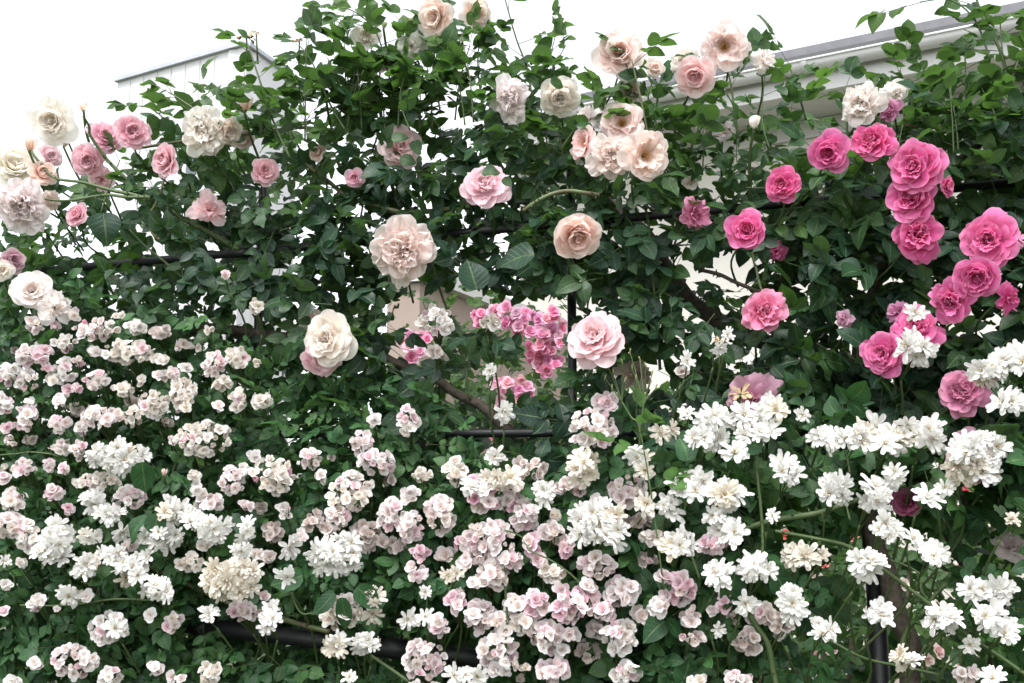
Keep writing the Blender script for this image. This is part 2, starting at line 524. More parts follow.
def rose_meshes(kind, variant):
    key = (kind, variant)
    if key in ROSE:
        return ROSE[key]
    rng = np.random.default_rng(sum(ord(c) for c in kind) * 31 + variant)
    o, i = Acc(), Acc()
    st = False
    G = dict(nu=8, nv=7)
    if kind == 'full':        # many quartered petals, flattish
        petals(o, rng, 24, 0.62, 1.0, ruffle=0.05, Wd=(.4, .62), **G)
        petals(i, rng, 22, 0.28, 0.62, ruffle=0.055, th=(10, 58), curl=(-20, 30), z0=-.1, L=(.38, .80), Wd=(.26, .52), **G)
        petals(i, rng, 18, 0.0, 0.28, ruffle=0.06, th=(2, 40), curl=(-4, 0), z0=.03, L=(.29, .40), Wd=(.14, .32), rho0=(.01, .16), nu=6, nv=6)
        mat = M_BLUSH
    elif kind == 'fluffy':    # blown, ragged outline
        petals(o, rng, 26, 0.52, 1.0, ruffle=0.10, jit=0.11, Wd=(.34, .50), **G)
        petals(i, rng, 26, 0.2, 0.6, ruffle=0.11, jit=0.14, th=(8, 64), curl=(-20, 30), z0=-.1, L=(.38, .80), Wd=(.22, .42), **G)
        petals(i, rng, 16, 0.0, 0.25, ruffle=0.10, th=(2, 40), curl=(-4, 0), z0=.03, L=(.29, .40), Wd=(.14, .3), rho0=(.01, .18), nu=6, nv=6)
        mat = M_BLUSH
    elif kind == 'open':      # open bowl with stamens
        petals(o, rng, 15, 0.72, 1.0, ruffle=0.075, th=(20, 64), curl=(0, 50), Wd=(.42, .64), **G)
        petals(i, rng, 12, 0.36, 0.70, ruffle=0.085, th=(42, 52), curl=(-14, 6), L=(0.55, .92), Wd=(.3, .5), **G)
        mat, st = M_BLUSH, True
    elif kind == 'cup':       # deep cupped, incurved heart
        petals(o, rng, 17, 0.62, 1.0, ruffle=0.05, th=(8, 56), curl=(-20, 56), Wd=(.45, .68), **G)
        petals(i, rng, 14, 0.26, 0.62, ruffle=0.04, th=(30, 56), curl=(-50, -18), z0=-.13, L=(.47, .85), Wd=(.36, .6), **G)
        petals(i, rng, 12, 0.0, 0.26, ruffle=0.045, th=(2, 34), curl=(-6, -14), z0=.03, L=(.29, .40), Wd=(.16, .36), rho0=(.01, .14), nu=6, nv=6)
        mat = M_BLUSH
    elif kind == 'hot':
        petals(o, rng, 24, 0.58, 1.0, ruffle=0.055, Wd=(.42, .62), jit=.08, **G)
        petals(i, rng, 18, 0.26, 0.6, ruffle=0.06, th=(10, 58), curl=(-28, 24), z0=-.1, L=(.38, .80), Wd=(.28, .52), **G)
        petals(i, rng, 15, 0.0, 0.26, ruffle=0.06, th=(2, 38), curl=(-6, -6), z0=.03, L=(.29, .40), Wd=(.14, .34), rho0=(.01, .16), nu=6, nv=6)
        mat = M_HOT
    elif kind == 'hotcup':
        petals(o, rng, 17, 0.6, 1.0, ruffle=0.06, th=(8, 54), curl=(-20, 52), Wd=(.42, .68), **G)
        petals(i, rng, 14, 0.26, 0.62, ruffle=0.05, th=(30, 56), curl=(-54, -16), z0=-.13, L=(.47, .85), Wd=(.34, .6), **G)
        petals(i, rng, 11, 0.0, 0.26, ruffle=0.05, th=(2, 34), curl=(-6, -14), z0=.03, L=(.29, .40), Wd=(.16, .36), rho0=(.01, .14), nu=6, nv=6)
        mat = M_HOT
    elif kind == 'hotloose':
        petals(o, rng, 18, 0.55, 1.0, ruffle=0.085, jit=.13, curl=(-10, 66), Wd=(.38, .6), **G)
        petals(i, rng, 20, 0.2, 0.6, ruffle=0.09, jit=.12, th=(10, 62), curl=(-30, 26), z0=-.1, L=(.38, .82), Wd=(.24, .5), **G)
        petals(i, rng, 13, 0.0, 0.24, ruffle=0.08, th=(2, 38), curl=(-6, -6), z0=.03, L=(.29, .40), Wd=(.14, .32), rho0=(.01, .18), nu=6, nv=6)
        mat = M_HOT
    elif kind == 'blown':     # collapsed, few loose petals
        petals(o, rng, 11, 0.7, 1.0, ruffle=0.10, th=(30, 80), curl=(0, 80), Wd=(.34, .62), jit=.15, **G)
        petals(i, rng, 10, 0.1, 0.7, ruffle=0.11, th=(6, 66), Wd=(.26, .46), jit=.18, **G)
        mat = M_HOT
    ROSE[key] = (o.build('outer_petals', [mat]), i.build('inner_petals', [mat]), st)
    return ROSE[key]


def bud_mesh(seed, mat):
    rng = np.random.default_rng(seed)
    a = Acc()
    petals(a, rng, 9, 0.0, 0.5, nu=5, nv=6, th=(16, 30), curl=(-52, -42), L=(1.3, 1.55), Wd=(.34, .5), ruffle=0.02, z0=-0.55, jit=.04)
    return a.build('petal_cone', [mat])


BUDS = [bud_mesh(5, M_BLUSH), bud_mesh(6, M_PINK), bud_mesh(7, M_WHITE), bud_mesh(8, M_HOT)]


def spent_mesh(seed):
    rng = np.random.default_rng(seed)
    a = Acc()
    petals(a, rng, 9, 0.5, 1.0, nu=5, nv=5, th=(30, 80), curl=(20, 90), L=(.5, .95), Wd=(.12, .24), ruffle=0.14, jit=.2)
    return a.build('withered_petals', [M_SPENT])


SPENT = [spent_mesh(1), spent_mesh(2), spent_mesh(3)]


def pom_mesh(seed):
    rng = np.random.default_rng(seed)
    a = Acc()
    op = rng.uniform(0, 1)
    petals(a, rng, 8, 0.66, 1.0, nu=5, nv=6, th=(12, 58), curl=(-30, 20 + 36 * op), L=(.6, 1.05), Wd=(.45, .64), ruffle=0.03, jit=.06)
    petals(a, rng, 7, 0.26, 0.62, nu=5, nv=6, th=(30, 58), curl=(-54, -26), z0=-.22, L=(.58, .92), Wd=(.34, .56), ruffle=0.03, jit=.06)
    petals(a, rng, 6, 0.0, 0.26, nu=5, nv=5, th=(2, 38), curl=(-6, -18), z0=-.1, L=(.44, .56), Wd=(.18, .36), rho0=(.01, .16), ruffle=0.04)
    return a.build('flower', [M_POM])


def floret_mesh(seed):
    rng = np.random.default_rng(seed)
    a = Acc()
    k = rng.uniform(.9, 1.1)
    petals(a, rng, 11, 0.75, 1.0, nu=5, nv=6, th=(40, 70), curl=(0, 38), L=(.6, 1.0 * k), Wd=(.16, .27), ruffle=0.045, z0=-0.15, jit=.12, tipround=.12)
    petals(a, rng, 11, 0.45, 0.75, nu=5, nv=6, th=(30, 64), curl=(0, 30), L=(.55, .98), Wd=(.15, .26), ruffle=0.055, z0=-0.12, jit=.14, tipround=.12)
    petals(a, rng, 10, 0.05, 0.45, nu=5, nv=5, th=(12, 58), curl=(0, 30), L=(.42, .74), Wd=(.11, .20), ruffle=0.07, z0=-0.10, jit=.18, tipround=.14)
    return a.build('flower', [M_WHITE])


def half_mesh(seed):
    """a half open rosette: still a closed cup"""
    rng = np.random.default_rng(seed)
    a = Acc()
    petals(a, rng, 7, 0.3, 0.7, nu=5, nv=6, th=(36, 50), curl=(-58, -44), L=(.9, 1.15), Wd=(.42, .6), ruffle=0.03, z0=-.5, jit=.06)
    petals(a, rng, 6, 0.0, 0.3, nu=5, nv=5, th=(4, 34), curl=(-10, -30), z0=-.3, L=(.7, .8), Wd=(.2, .4), rho0=(.01, .14), ruffle=0.03)
    return a.build('flower', [M_POM])


POMS = [pom_mesh(20 + k) for k in range(10)] + [half_mesh(60 + k) for k in range(4)]
FLORETS = [floret_mesh(40 + k) for k in range(8)]
TUFT = stamen_mesh('stamen_tuft', np.random.default_rng(9), n=12, rad=0.16, z=0.0, hgt=0.2, mat=M_YELLOW, thick=0.014)

FRONT = np.full((H_ + 80, W_ + 80), 9.0)   # nearest flower depth per picture cell, so that leaves keep clear of the blooms


def claim(px, py, r, Y):
    x0, x1, y0, y1 = int(px - r) + 40, int(px + r) + 41, int(py - r) + 40, int(py + r) + 41
    x0, y0 = max(0, x0), max(0, y0)
    sub = FRONT[y0:y1, x0:x1]
    if sub.size == 0:
        return
    yy, xx = np.mgrid[y0:y0 + sub.shape[0], x0:x0 + sub.shape[1]]
    m = (xx - 40 - px) ** 2 + (yy - 40 - py) ** 2 <= r * r
    sub[m] = np.minimum(sub[m], Y)


def stem_mesh(name, pts, radii, mat=None):
    a = Acc()
    add_tube(a, pts, radii, 6)
    return a.build(name, [mat or M_STEM])


# colours (linear base colours)
C_BLUSH = (0.98, 0.845, 0.79); C_CREAM = (0.98, 0.90, 0.82); C_PINKB = (0.96, 0.72, 0.74); C_WH = (0.98, 0.93, 0.90)
C_PEACH = (0.98, 0.80, 0.70); C_PINK = (0.92, 0.56, 0.66); C_DUSTY = (0.62, 0.36, 0.44); C_HOT = (0.80, 0.09, 0.36); C_HOT2 = (0.84, 0.14, 0.43)
C_MAG = (0.50, 0.06, 0.22); C_MAUVE = (0.62, 0.24, 0.42); C_LILAC = (0.80, 0.45, 0.60)

# each large rose: px, py, radius px, kind, colour, facing (x, up), depth, label
ROSES = [
 (53, 121, 24, 'cup', C_WH, (-.1, .1), .02, 'pale white-blush rose standing alone against the sky at the far left'),
 (105, 137, 17, 'full', C_PINK, (.2, .15), .03, 'clear pink rose against the sky, nearer the tall budded cane than its twin'),
 (132, 132, 17, 'full', C_PINK, (.1, .15), .0, 'clear pink rose just below the corner of the pale clad building'),
 (166, 160, 18, 'cup', C_PINK, (-.3, .0), -.02, 'nodding pink rose with pale back petals, hanging below the white fluffy rose'),
 (50, 156, 12, 'full', C_PINKB, (.1, .1), .08, 'small pale pink rose half hidden behind the white roses at the far left'),
 (88, 161, 16, 'full', C_PINK, (-.2, .0), .04, 'pink rose turned sideways below the pair of clear pink roses'),
 (101, 180, 12, 'blown', C_PINKB, (.1, -.3), .07, 'washed-out pink rose with drooping petals behind the green canes'),
 (42, 173, 14, 'cup', C_PEACH, (.4, .1), -.02, 'small peach rose beside the two big white roses at the edge'),
 (14, 166, 28, 'cup', C_WH, (.1, .1), -.02, 'upper big white rose of the two stacked at the left edge'),
 (22, 206, 27, 'fluffy', C_WH, (.0, -.15), -.06, 'lower big white rose with a blush underside, at the left edge'),
 (50, 201, 11, 'blown', C_BLUSH, (.2, -.2), .0, 'ragged blush petals tucked behind the lower big white rose'),
 (77, 215, 13, 'cup', C_PINK, (-.2, .1), .0, 'half open pink rose over the dark leaves under the crossing green canes'),
 (204, 132, 24, 'fluffy', C_WH, (-.1, .0), -.04, 'fluffy white rose in front of the pale clad building'),
 (229, 131, 14, 'fluffy', C_CREAM, (.3, .0), -.03, 'browning cream rose touching the fluffy white rose'),
 (242, 137, 12, 'full', C_BLUSH, (.2, -.1), .06, 'small blush rose behind the browning cream rose, under the peach bud'),
 (210, 208, 18, 'blown', C_PINKB, (.0, .2), .03, 'pink rose sunk among blue-green leaves below the fluffy white rose'),
 (265, 171, 14, 'full', C_PINK, (.1, .0), .02, 'pink rose with pale rim peeping out between leaves below a thin cane'),
 (436, 17, 20, 'cup', C_BLUSH, (-.1, -.1), .02, 'large blush rose at the very top above the leaves'),
 (366, 38, 15, 'cup', C_WH, (-.2, .1), .10, 'pale overexposed rose at the top, the one nearest the curled leafy shoot tip'),
 (412, 47, 15, 'blown', C_WH, (.0, -.2), .05, 'loose whitish rose hanging just under the large blush rose at the top'),
 (384, 61, 12, 'cup', C_CREAM, (.0, .0), .09, 'creamy rose seen from behind between the two whitish roses at the top'),
 (476, 14, 17, 'cup', C_BLUSH, (.2, .0), .08, 'pale rose behind leaves, right beside the large blush rose at the top'),
 (371, 95, 11, 'blown', C_CREAM, (-.1, .0), .08, 'faint cream rose buried in leaves under the whitish roses at the top'),
 (401, 147, 21, 'full', C_PINKB, (.1, .05), .06, 'pink rose masked by leaves in the middle of the upper foliage'),
 (318, 153, 10, 'cup', C_BLUSH, (-.2, .2), .06, 'small blush rose peeping out above the pink bud-like rose'),
 (355, 178, 11, 'cup', C_PINK, (-.3, .0), .03, 'small pink rose turned away among the upper leaves'),
 (485, 185, 24, 'full', (.93, .64, .69), (-.1, .1), -.04, 'peony-like pink rose with a leaf across its face'),
 (510, 99, 22, 'fluffy', C_WH, (-.2, .05), -.03, 'white ragged rose beside the cream rose above the middle'),
 (559, 97, 20, 'full', C_CREAM, (.1, .15), .02, 'cream rose with a small leaf over its top, below the left end of the roof'),
 (620, 53, 25, 'cup', C_BLUSH, (-.1, .1), .02, 'blush rose high against the white sky on an upright stem'),
 (725, 46, 23, 'open', C_BLUSH, (.1, .05), .0, 'open blush rose with an orange eye high against the sky'),
 (695, 76, 21, 'cup', C_PINKB, (-.1, -.05), -.02, 'pinkish rose directly under the open rose with orange eye'),
 (682, 60, 15, 'blown', C_CREAM, (-.3, .2), .05, 'fading cream petals behind the pinkish rose against the sky'),
 (655, 68, 10, 'cup', C_CREAM, (.2, .0), .06, 'small cream rose behind the high blush rose'),
 (629, 91, 13, 'cup', C_CREAM, (.0, .0), .06, 'cream rose hidden below the high blush rose, above the cluster of four'),
 (588, 116, 14, 'blown', C_WH, (-.2, .2), .03, 'white rose with folded petals topping the cluster of four'),
 (622, 122, 21, 'open', (.98, .78, .75), (.05, .15), -.03, 'pink-blush open rose at the top of the cluster of four'),
 (583, 143, 17, 'open', (.97, .73, .70), (-.75, .1), -.04, 'pink-blush rose opened sideways at the side of the cluster of four'),
 (611, 156, 22, 'fluffy', (.98, .87, .80), (-.1, -.05), -.08, 'creamy full rose in the middle of the cluster of four'),
 (647, 155, 25, 'open', (.98, .83, .76), (.1, .0), -.10, 'wide open blush rose with an orange centre in the cluster of four'),
 (577, 236, 26, 'cup', C_PEACH, (.0, -.1), -.10, 'peach cupped rose alone above the black post'),
 (403, 251, 31, 'fluffy', (.98, .85, .785), (-.05, -.15), -.10, 'big blush rose with ragged white upper petals in the middle of the dark leaves'),
 (328, 339, 26, 'full', (.98, .90, .84), (-.05, .05), -.10, 'cream rose with a pink lower lip, alone over the darkest foliage'),
 (322, 358, 19, 'full', C_PINK, (-.1, -.35), -.085, 'pink petals showing as a lower lip under the cream rose'),
 (596, 338, 29, 'full', (.95, .73, .75), (-.1, .2), -.11, 'flat quartered pink-blush rose in front of the black post'),
 (32, 291, 21, 'cup', C_WH, (-.1, .1), -.06, 'rounded white rose above the pompom sprays near the edge'),
 (57, 307, 17, 'blown', C_WH, (.1, -.1), -.05, 'white rose with loose lower petals touching the rounded white rose'),
 (13, 261, 13, 'cup', C_DUSTY, (.1, .2), -.01, 'dusty mauve-pink rose near the left edge under the big white ones'),
 (3, 270, 11, 'cup', C_WH, (-.2, .0), -.03, 'white rose cut by the left edge beside the dusty mauve-pink rose'),
 (308, 318, 13, 'blown', C_CREAM, (-.2, .4), .03, 'old cream rose reduced to a few petals behind the cream rose'),
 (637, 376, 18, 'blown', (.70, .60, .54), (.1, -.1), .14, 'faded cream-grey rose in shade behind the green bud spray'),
 (765, 60, 13, 'blown', C_WH, (.3, .1), .02, 'white rose with a hanging petal, against the sky at the roof end'),
 (862, 104, 22, 'fluffy', C_WH, (-.1, .0), -.01, 'big white ruffled rose in front of the house wall'),
 (897, 94, 15, 'blown', C_WH, (.2, .1), .02, 'smaller white rose beside the big ruffled one in front of the house'),
 (725, 131, 10, 'blown', C_WH, (.0, .0), .07, 'small white rose sunk in leaves under the eave'),
 (828, 153, 24, 'hot', C_HOT2, (-.05, .0), -.06, 'hot pink rose touching its neighbour below the white ruffled rose, lower of the pair'),
 (872, 141, 24, 'hot', C_HOT, (.0, .05), -.08, 'hot pink rose directly below the big white ruffled rose'),
 (782, 185, 20, 'hot', C_HOT, (-.1, .0), -.06, 'small round hot pink rose alone under the house wall'),
 (747, 231, 24, 'hot', C_HOT2, (-.2, .0), -.06, 'hot pink rose on a bare dark stem above the lone round one'),
 (765, 312, 25, 'hot', (.84, .26, .46), (-.1, -.05), -.09, 'bright pink rose with pale inner fold against white gaps in the leaves'),
 (916, 167, 31, 'hot', C_HOT2, (.0, .1), -.10, 'top hot pink rose in the vertical stack of three'),
 (912, 198, 28, 'hot', C_HOT2, (-.05, -.05), -.08, 'middle hot pink rose in the vertical stack of three'),
 (917, 234, 29, 'hot', C_HOT, (-.05, -.15), -.07, 'bottom hot pink rose in the vertical stack of three, with a lilac outer petal'),
 (889, 110, 12, 'blown', C_MAUVE, (-.3, .3), .0, 'drooping mauve-pink petals beside the white ruffled rose'),
 (915, 117, 9, 'blown', C_MAUVE, (.3, .2), .02, 'small mauve-pink withered bloom on a grey cane'),
 (947, 186, 11, 'cup', C_HOT, (.5, .1), -.03, 'small side-on hot pink bud-like rose beside the stack of three'),
 (989, 240, 31, 'hot', C_HOT2, (.1, .15), -.09, 'wide hot pink rose topping the group at the right edge'),
 (977, 278, 27, 'hot', C_HOT2, (.0, .0), -.13, 'round hot pink rose in the middle of the group at the right edge'),
 (952, 301, 26, 'hot', C_HOT2, (-.2, -.1), -.11, 'hot pink rose with torn edge, lowest of the group at the right edge'),
 (1011, 298, 14, 'blown', C_HOT, (.3, -.1), -.06, 'deep pink petals behind the group of roses at the right edge'),
 (1019, 237, 11, 'blown', C_LILAC, (.4, .2), -.05, 'lilac-pink petals cut by the right edge'),
 (916, 328, 28, 'hot', C_HOT2, (.1, .15), -.06, 'hot pink rose largely covered by a white spray'),
 (884, 354, 25, 'hot', C_HOT2, (-.25, -.1), -.08, 'hot pink rose with crumpled petals, just under and beside the covered one'),
 (899, 311, 12, 'blown', C_MAUVE, (-.2, .2), -.02, 'dull mauve bloom above the rose covered by a white spray'),
 (962, 392, 28, 'hot', (.72, .24, .42), (-.1, .1), -.08, 'dusky pink rose with white florets resting on its upper rim'),
 (972, 457, 30, 'hot', (.82, .42, .55), (.0, .05), -.08, 'pale pink rose smothered under a big white spray'),
 (907, 502, 17, 'hot', C_MAG, (-.1, .1), -.02, 'dark magenta rose in shade between white florets'),
 (753, 402, 27, 'blown', C_LILAC, (-.1, -.3), -.03, 'shedding lilac-pink rose with brown stamens above the white florets'),
 (776, 251, 11, 'blown', C_MAG, (.0, .0), .04, 'dark magenta petals hidden in leaves by the hot pink rose on a bare stem'),
 (843, 319, 9, 'blown', C_LILAC, (-.3, -.2), -.01, 'fallen lilac petals caught on a leaf'),
 (697, 214, 16, 'blown', (.72, .22, .40), (.2, .1), -.02, 'partly hidden deep pink rose beside the upper black rail'),
 (690, 183, 8, 'cup', C_CREAM, (.0, .2), .06, 'little cream bloom above the partly hidden deep pink rose'),
 (1012, 545, 17, 'blown', (.80, .70, .70), (-.1, .3), .02, 'greyish blush rose cut by the edge in the dark lower corner'),
]

rose_points = []
CENTRE = Vector((0, -1, 0))


def face_dir(p, fx, fz):
    to_cam = (CAMLOC - p).normalized()
    return (to_cam + Vector((fx, 0, fz + 0.10))).normalized()


mat_of = {}
for k, (px, py, r, kind, colr, (fx, fz), Y, label) in enumerate(ROSES):
    p = at(px, py, Y)
    if kind == 'hot' and k % 3 != 0:
        kind = ('hotcup', 'hotloose')[k % 3 - 1]
    s = size(p, r) * (.93 if kind.startswith('hot') else 1.05)
    outer, inner, st = rose_meshes(kind, k)
    prng = random.Random(k * 13 + 5)
    d = face_dir(p, fx * 1.9 + prng.gauss(0, .24), fz * 1.6 + prng.gauss(0, .2))
    t = thing('rose', label, 'rose', p, 'large roses on the trellis')
    t.rotation_mode = 'QUATERNION'
    t.rotation_quaternion = frame_of(d) @ Quaternion((0, 0, 1), random.uniform(0, 6.28))
    t.scale = (s, s, s)
    j = [max(0, min(.98, c * random.uniform(.97, 1.03))) for c in colr]
    pinkish = colr in (C_PINK, C_PINKB, C_DUSTY) or kind == 'full' and colr[1] < .6
    for nm, me in (('outer_petals', outer), ('inner_petals', inner)):
        o = link(nm, me, t)
        o.color = (*j, 1)
        if kind == 'blown' and colr[1] > .5 or pinkish:
            o.material_slots[0].link = 'OBJECT'
            o.material_slots[0].material = M_PINK if pinkish else M_BLUSH
    if st:
        link('stamen_tuft', STAMEN, t)
    link('calyx', CALYX, t)
    # the stalk runs from the calyx back and down into the bush
    loc = lambda w: (t.rotation_quaternion.inverted() @ (w)) / s
    b0 = Vector((0, 0, -0.55))
    w1 = loc(Vector((random.uniform(-.02, .02), .06, -.035)) + d * -0.02)
    w2 = loc(Vector((random.uniform(-.03, .03), .17, -.06)))
    link('stem', stem_mesh('stem', [b0, w1, w2], [0.0018 / s, 0.0019 / s, 0.0022 / s]), t)
    claim(px, py, r * .94, Y)
    rose_points.append((px, py, r, label))

BUDL = [  # px, py, r, mesh idx, colour, up direction (dx,dz), Y, label
 (83, 108, 7, 0, C_CREAM, (-.15, 1), .0, 'single cream bud at the tip of a tall cane against the sky'),
 (30, 146, 10, 0, C_PEACH, (.2, .8), -.05, 'peach bud above the upper big white rose at the left edge'),
 (65, 144, 6, 2, C_CREAM, (.4, .7), .05, 'little greenish-cream bud below the pale rose against the sky'),
 (245, 106, 11, 0, C_PEACH, (.1, 1), .0, 'fat peach bud opening above the browning cream rose'),
 (384, 26, 5, 2, (.5, .6, .3), (.2, 1), .06, 'tiny green bud at the top between two whitish roses'),
 (411, 22, 5, 2, (.6, .6, .4), (-.2, 1), .06, 'tiny yellowish bud beside the large blush rose at the top'),
 (754, 124, 10, 2, C_WH, (.0, 1), -.02, 'long white bud in front of the eave'),
 (326, 93, 4, 3, C_MAG, (.1, 1), .03, 'tiny dark red bud in the upper leaves'),
 (164, 473, 5, 0, C_BLUSH, (.1, 1), -.1, 'single blush bud below the drooping dark leaf'),
 (133, 490, 6, 0, C_BLUSH, (.1, -1), -.1, 'single blush bud under the tilted white spray'),
 (544, 561, 17, 2, C_WH, (.0, -1), -.13, 'long hanging white petal bud among the pinkest pompoms'),
]
for px, py, r, mi, colr, (dx, dz), Y, label in BUDL:
    p = at(px, py, Y)
    s = size(p, r) * 1.05
    t = thing('rose_bud', label, 'rose bud', p)
    t.rotation_mode = 'QUATERNION'
    t.rotation_quaternion = frame_of((dx, -0.25, dz))
    t.scale = (s * 1.5, s * 1.5, s) if r < 15 else (s * .8, s * .8, s)
    o = link('petal_cone', BUDS[mi], t); o.color = (*colr, 1)
    link('calyx', CALYX, t)
    q = t.rotation_quaternion.inverted()
    link('stem', stem_mesh('stem', [(0, 0, -.55), q @ Vector((0.0, .03, -.05)) / s, q @ Vector((.01, .08, -.12)) / s], [0.0016 / s, 0.0018 / s, 0.0022 / s]), t)
    claim(px, py, r * .8, Y)

SPENTL = [
 (246, 34, 10, (.0, 1), .02, 'withered brown rose on the tall shoot at the building corner'),
 (298, 38, 8, (-.3, 1), .02, 'withered brown rose on the second shoot from the building corner'),
 (257, 32, 4, (.5, .8), .03, 'scrap of withered petals beside the taller withered rose'),
 (741, 391, 13, (.0, .7), -.06, 'brown spent stamens on the shedding lilac-pink rose'),
 (720, 339, 7, (.0, .7), -.01, 'small brown spent flower between white florets by the old cane'),
 (943, 605, 9, (.3, 1), -.12, 'browned spent floret on the thin arching cane'),
]
for k, (px, py, r, (dx, dz), Y, label) in enumerate(SPENTL):
    p = at(px, py, Y); s = size(p, r)
    t = thing('spent_rose', label, 'withered rose', p)
    t.rotation_mode = 'QUATERNION'
    t.rotation_quaternion = frame_of((dx, -0.6, dz))
    t.scale = (s, s, s)
    link('withered_petals', SPENT[k % 3], t)
    link('calyx', CALYX, t)
    q = t.rotation_quaternion.inverted()
    link('stem', stem_mesh('stem', [(0, 0, -.55), q @ Vector((0, .015, -.06)) / s], [.0016 / s, .002 / s]), t)
    claim(px, py, r * .8, Y)

# ------------------------------------------------------------------ sprays of small flowers
P_COL = {'c': ((.93, .895, .84), 'cream'), 'p': ((.93, .86, .865), 'pale pink'), 'w': ((.94, .93, .92), 'whitish'), 'k': ((.91, .69, .78), 'pink'), 't': ((.83, .76, .73), 'dull beige-pink')}  # 't' is tan petals with some shade put into the colour
POMPOM = """74,315,5,7,p;96,329,24,12,p;128,351,26,14,c;94,352,7,7,p;119,315,8,5,c;161,332,12,8,t;184,346,10,6,t;160,359,9,7,c;35,355,20,12,p;8,374,14,12,w;28,381,12,12,w;98,380,16,10,p;123,389,12,9,c
141,382,5,8,w;61,400,10,10,p;74,389,10,7,k;101,417,23,13,p;133,417,12,12,c;132,401,8,6,t;169,375,15,7,p;185,368,6,5,w;182,394,15,19,c;153,403,16,14,c;154,415,7,5,w;203,439,28,19,c;4,404,9,12,w;8,427,11,7,k;198,348,4,4,t
237,358,12,13,c;257,364,5,6,c;238,400,10,12,c;262,401,12,9,c;219,409,5,8,p;255,306,8,7,c;374,421,8,9,w;409,420,12,16,w;362,442,13,13,p;376,462,19,14,p;311,457,12,12,p;331,457,4,6,t;273,475,23,20,c;232,482,14,18,p;209,501,15,11,p
349,492,23,21,c;392,515,17,16,p;411,494,11,10,p;315,521,15,12,t;337,518,13,13,p;366,537,22,16,t;272,531,13,12,t;286,511,10,10,w;263,507,8,4,t;353,474,7,5,w;370,486,5,5,w;96,480,24,10,c;61,447,11,9,p;78,450,9,12,p;25,468,14,10,p;49,465,9,7,p
63,470,7,9,p;4,474,8,11,p;172,439,6,7,p;196,489,7,9,w;10,525,15,14,p;28,536,14,18,w;68,508,9,8,k;38,604,11,10,w;57,609,5,5,w;6,586,6,6,w;4,612,6,6,w;108,628,20,16,w;74,661,24,17,p;173,623,11,12,p;112,676,14,10,w;155,667,8,8,p;15,681,11,6,w;37,663,8,8,p;177,678,11,7,p
190,562,15,11,c;244,611,21,10,p;340,611,24,20,c;210,673,13,13,c;263,595,7,6,p;493,492,30,21,p;487,542,27,22,p;525,517,14,17,p;492,575,18,16,p;457,601,11,13,k;481,616,18,16,p;515,603,13,10,p;536,603,14,14,k;577,605,26,18,k;545,634,20,13,p;570,632,11,9,p;500,655,21,20,p;425,660,23,22,p
440,627,12,12,p;553,671,17,12,k;590,652,13,11,t;520,679,8,6,t;597,566,20,13,p;440,515,16,20,p;411,527,15,18,p;420,551,13,8,k;459,542,7,7,k;566,546,9,12,k;592,428,24,20,p;607,402,13,11,p;626,489,19,16,p;713,545,15,11,k;678,588,18,15,k;660,607,11,10,p;690,616,12,12,p;622,592,17,16,p;641,616,10,12,t
620,636,18,17,w;627,673,14,13,w;725,600,8,12,k;735,618,9,9,t;762,616,14,12,t;781,624,12,14,t;748,641,17,13,t;737,679,18,9,p;694,680,12,5,c;967,675,15,10,p;437,320,18,16,w;490,322,12,9,c;437,352,10,8,t;680,372,8,6,t;30,402,6,5,w;75,408,12,8,t;55,327,5,6,p;210,330,7,6,c;225,275,5,6,p;255,300,4,5,c;225,430,7,6,c;243,470,7,7,w
330,530,8,8,t;300,535,9,8,p;390,478,8,8,t;398,545,12,10,t;12,440,10,8,p;30,440,8,6,t;12,350,8,6,t;90,575,14,10,t;88,595,8,7,p;130,545,10,8,p;205,545,10,8,c;150,615,4,4,w;120,560,8,8,c;560,590,8,7,p;588,588,12,8,p;606,610,11,12,p;510,560,14,10,p;532,545,9,12,k;468,560,10,10,p;545,648,10,8,w;430,690,20,8,p;648,560,12,8,t"""
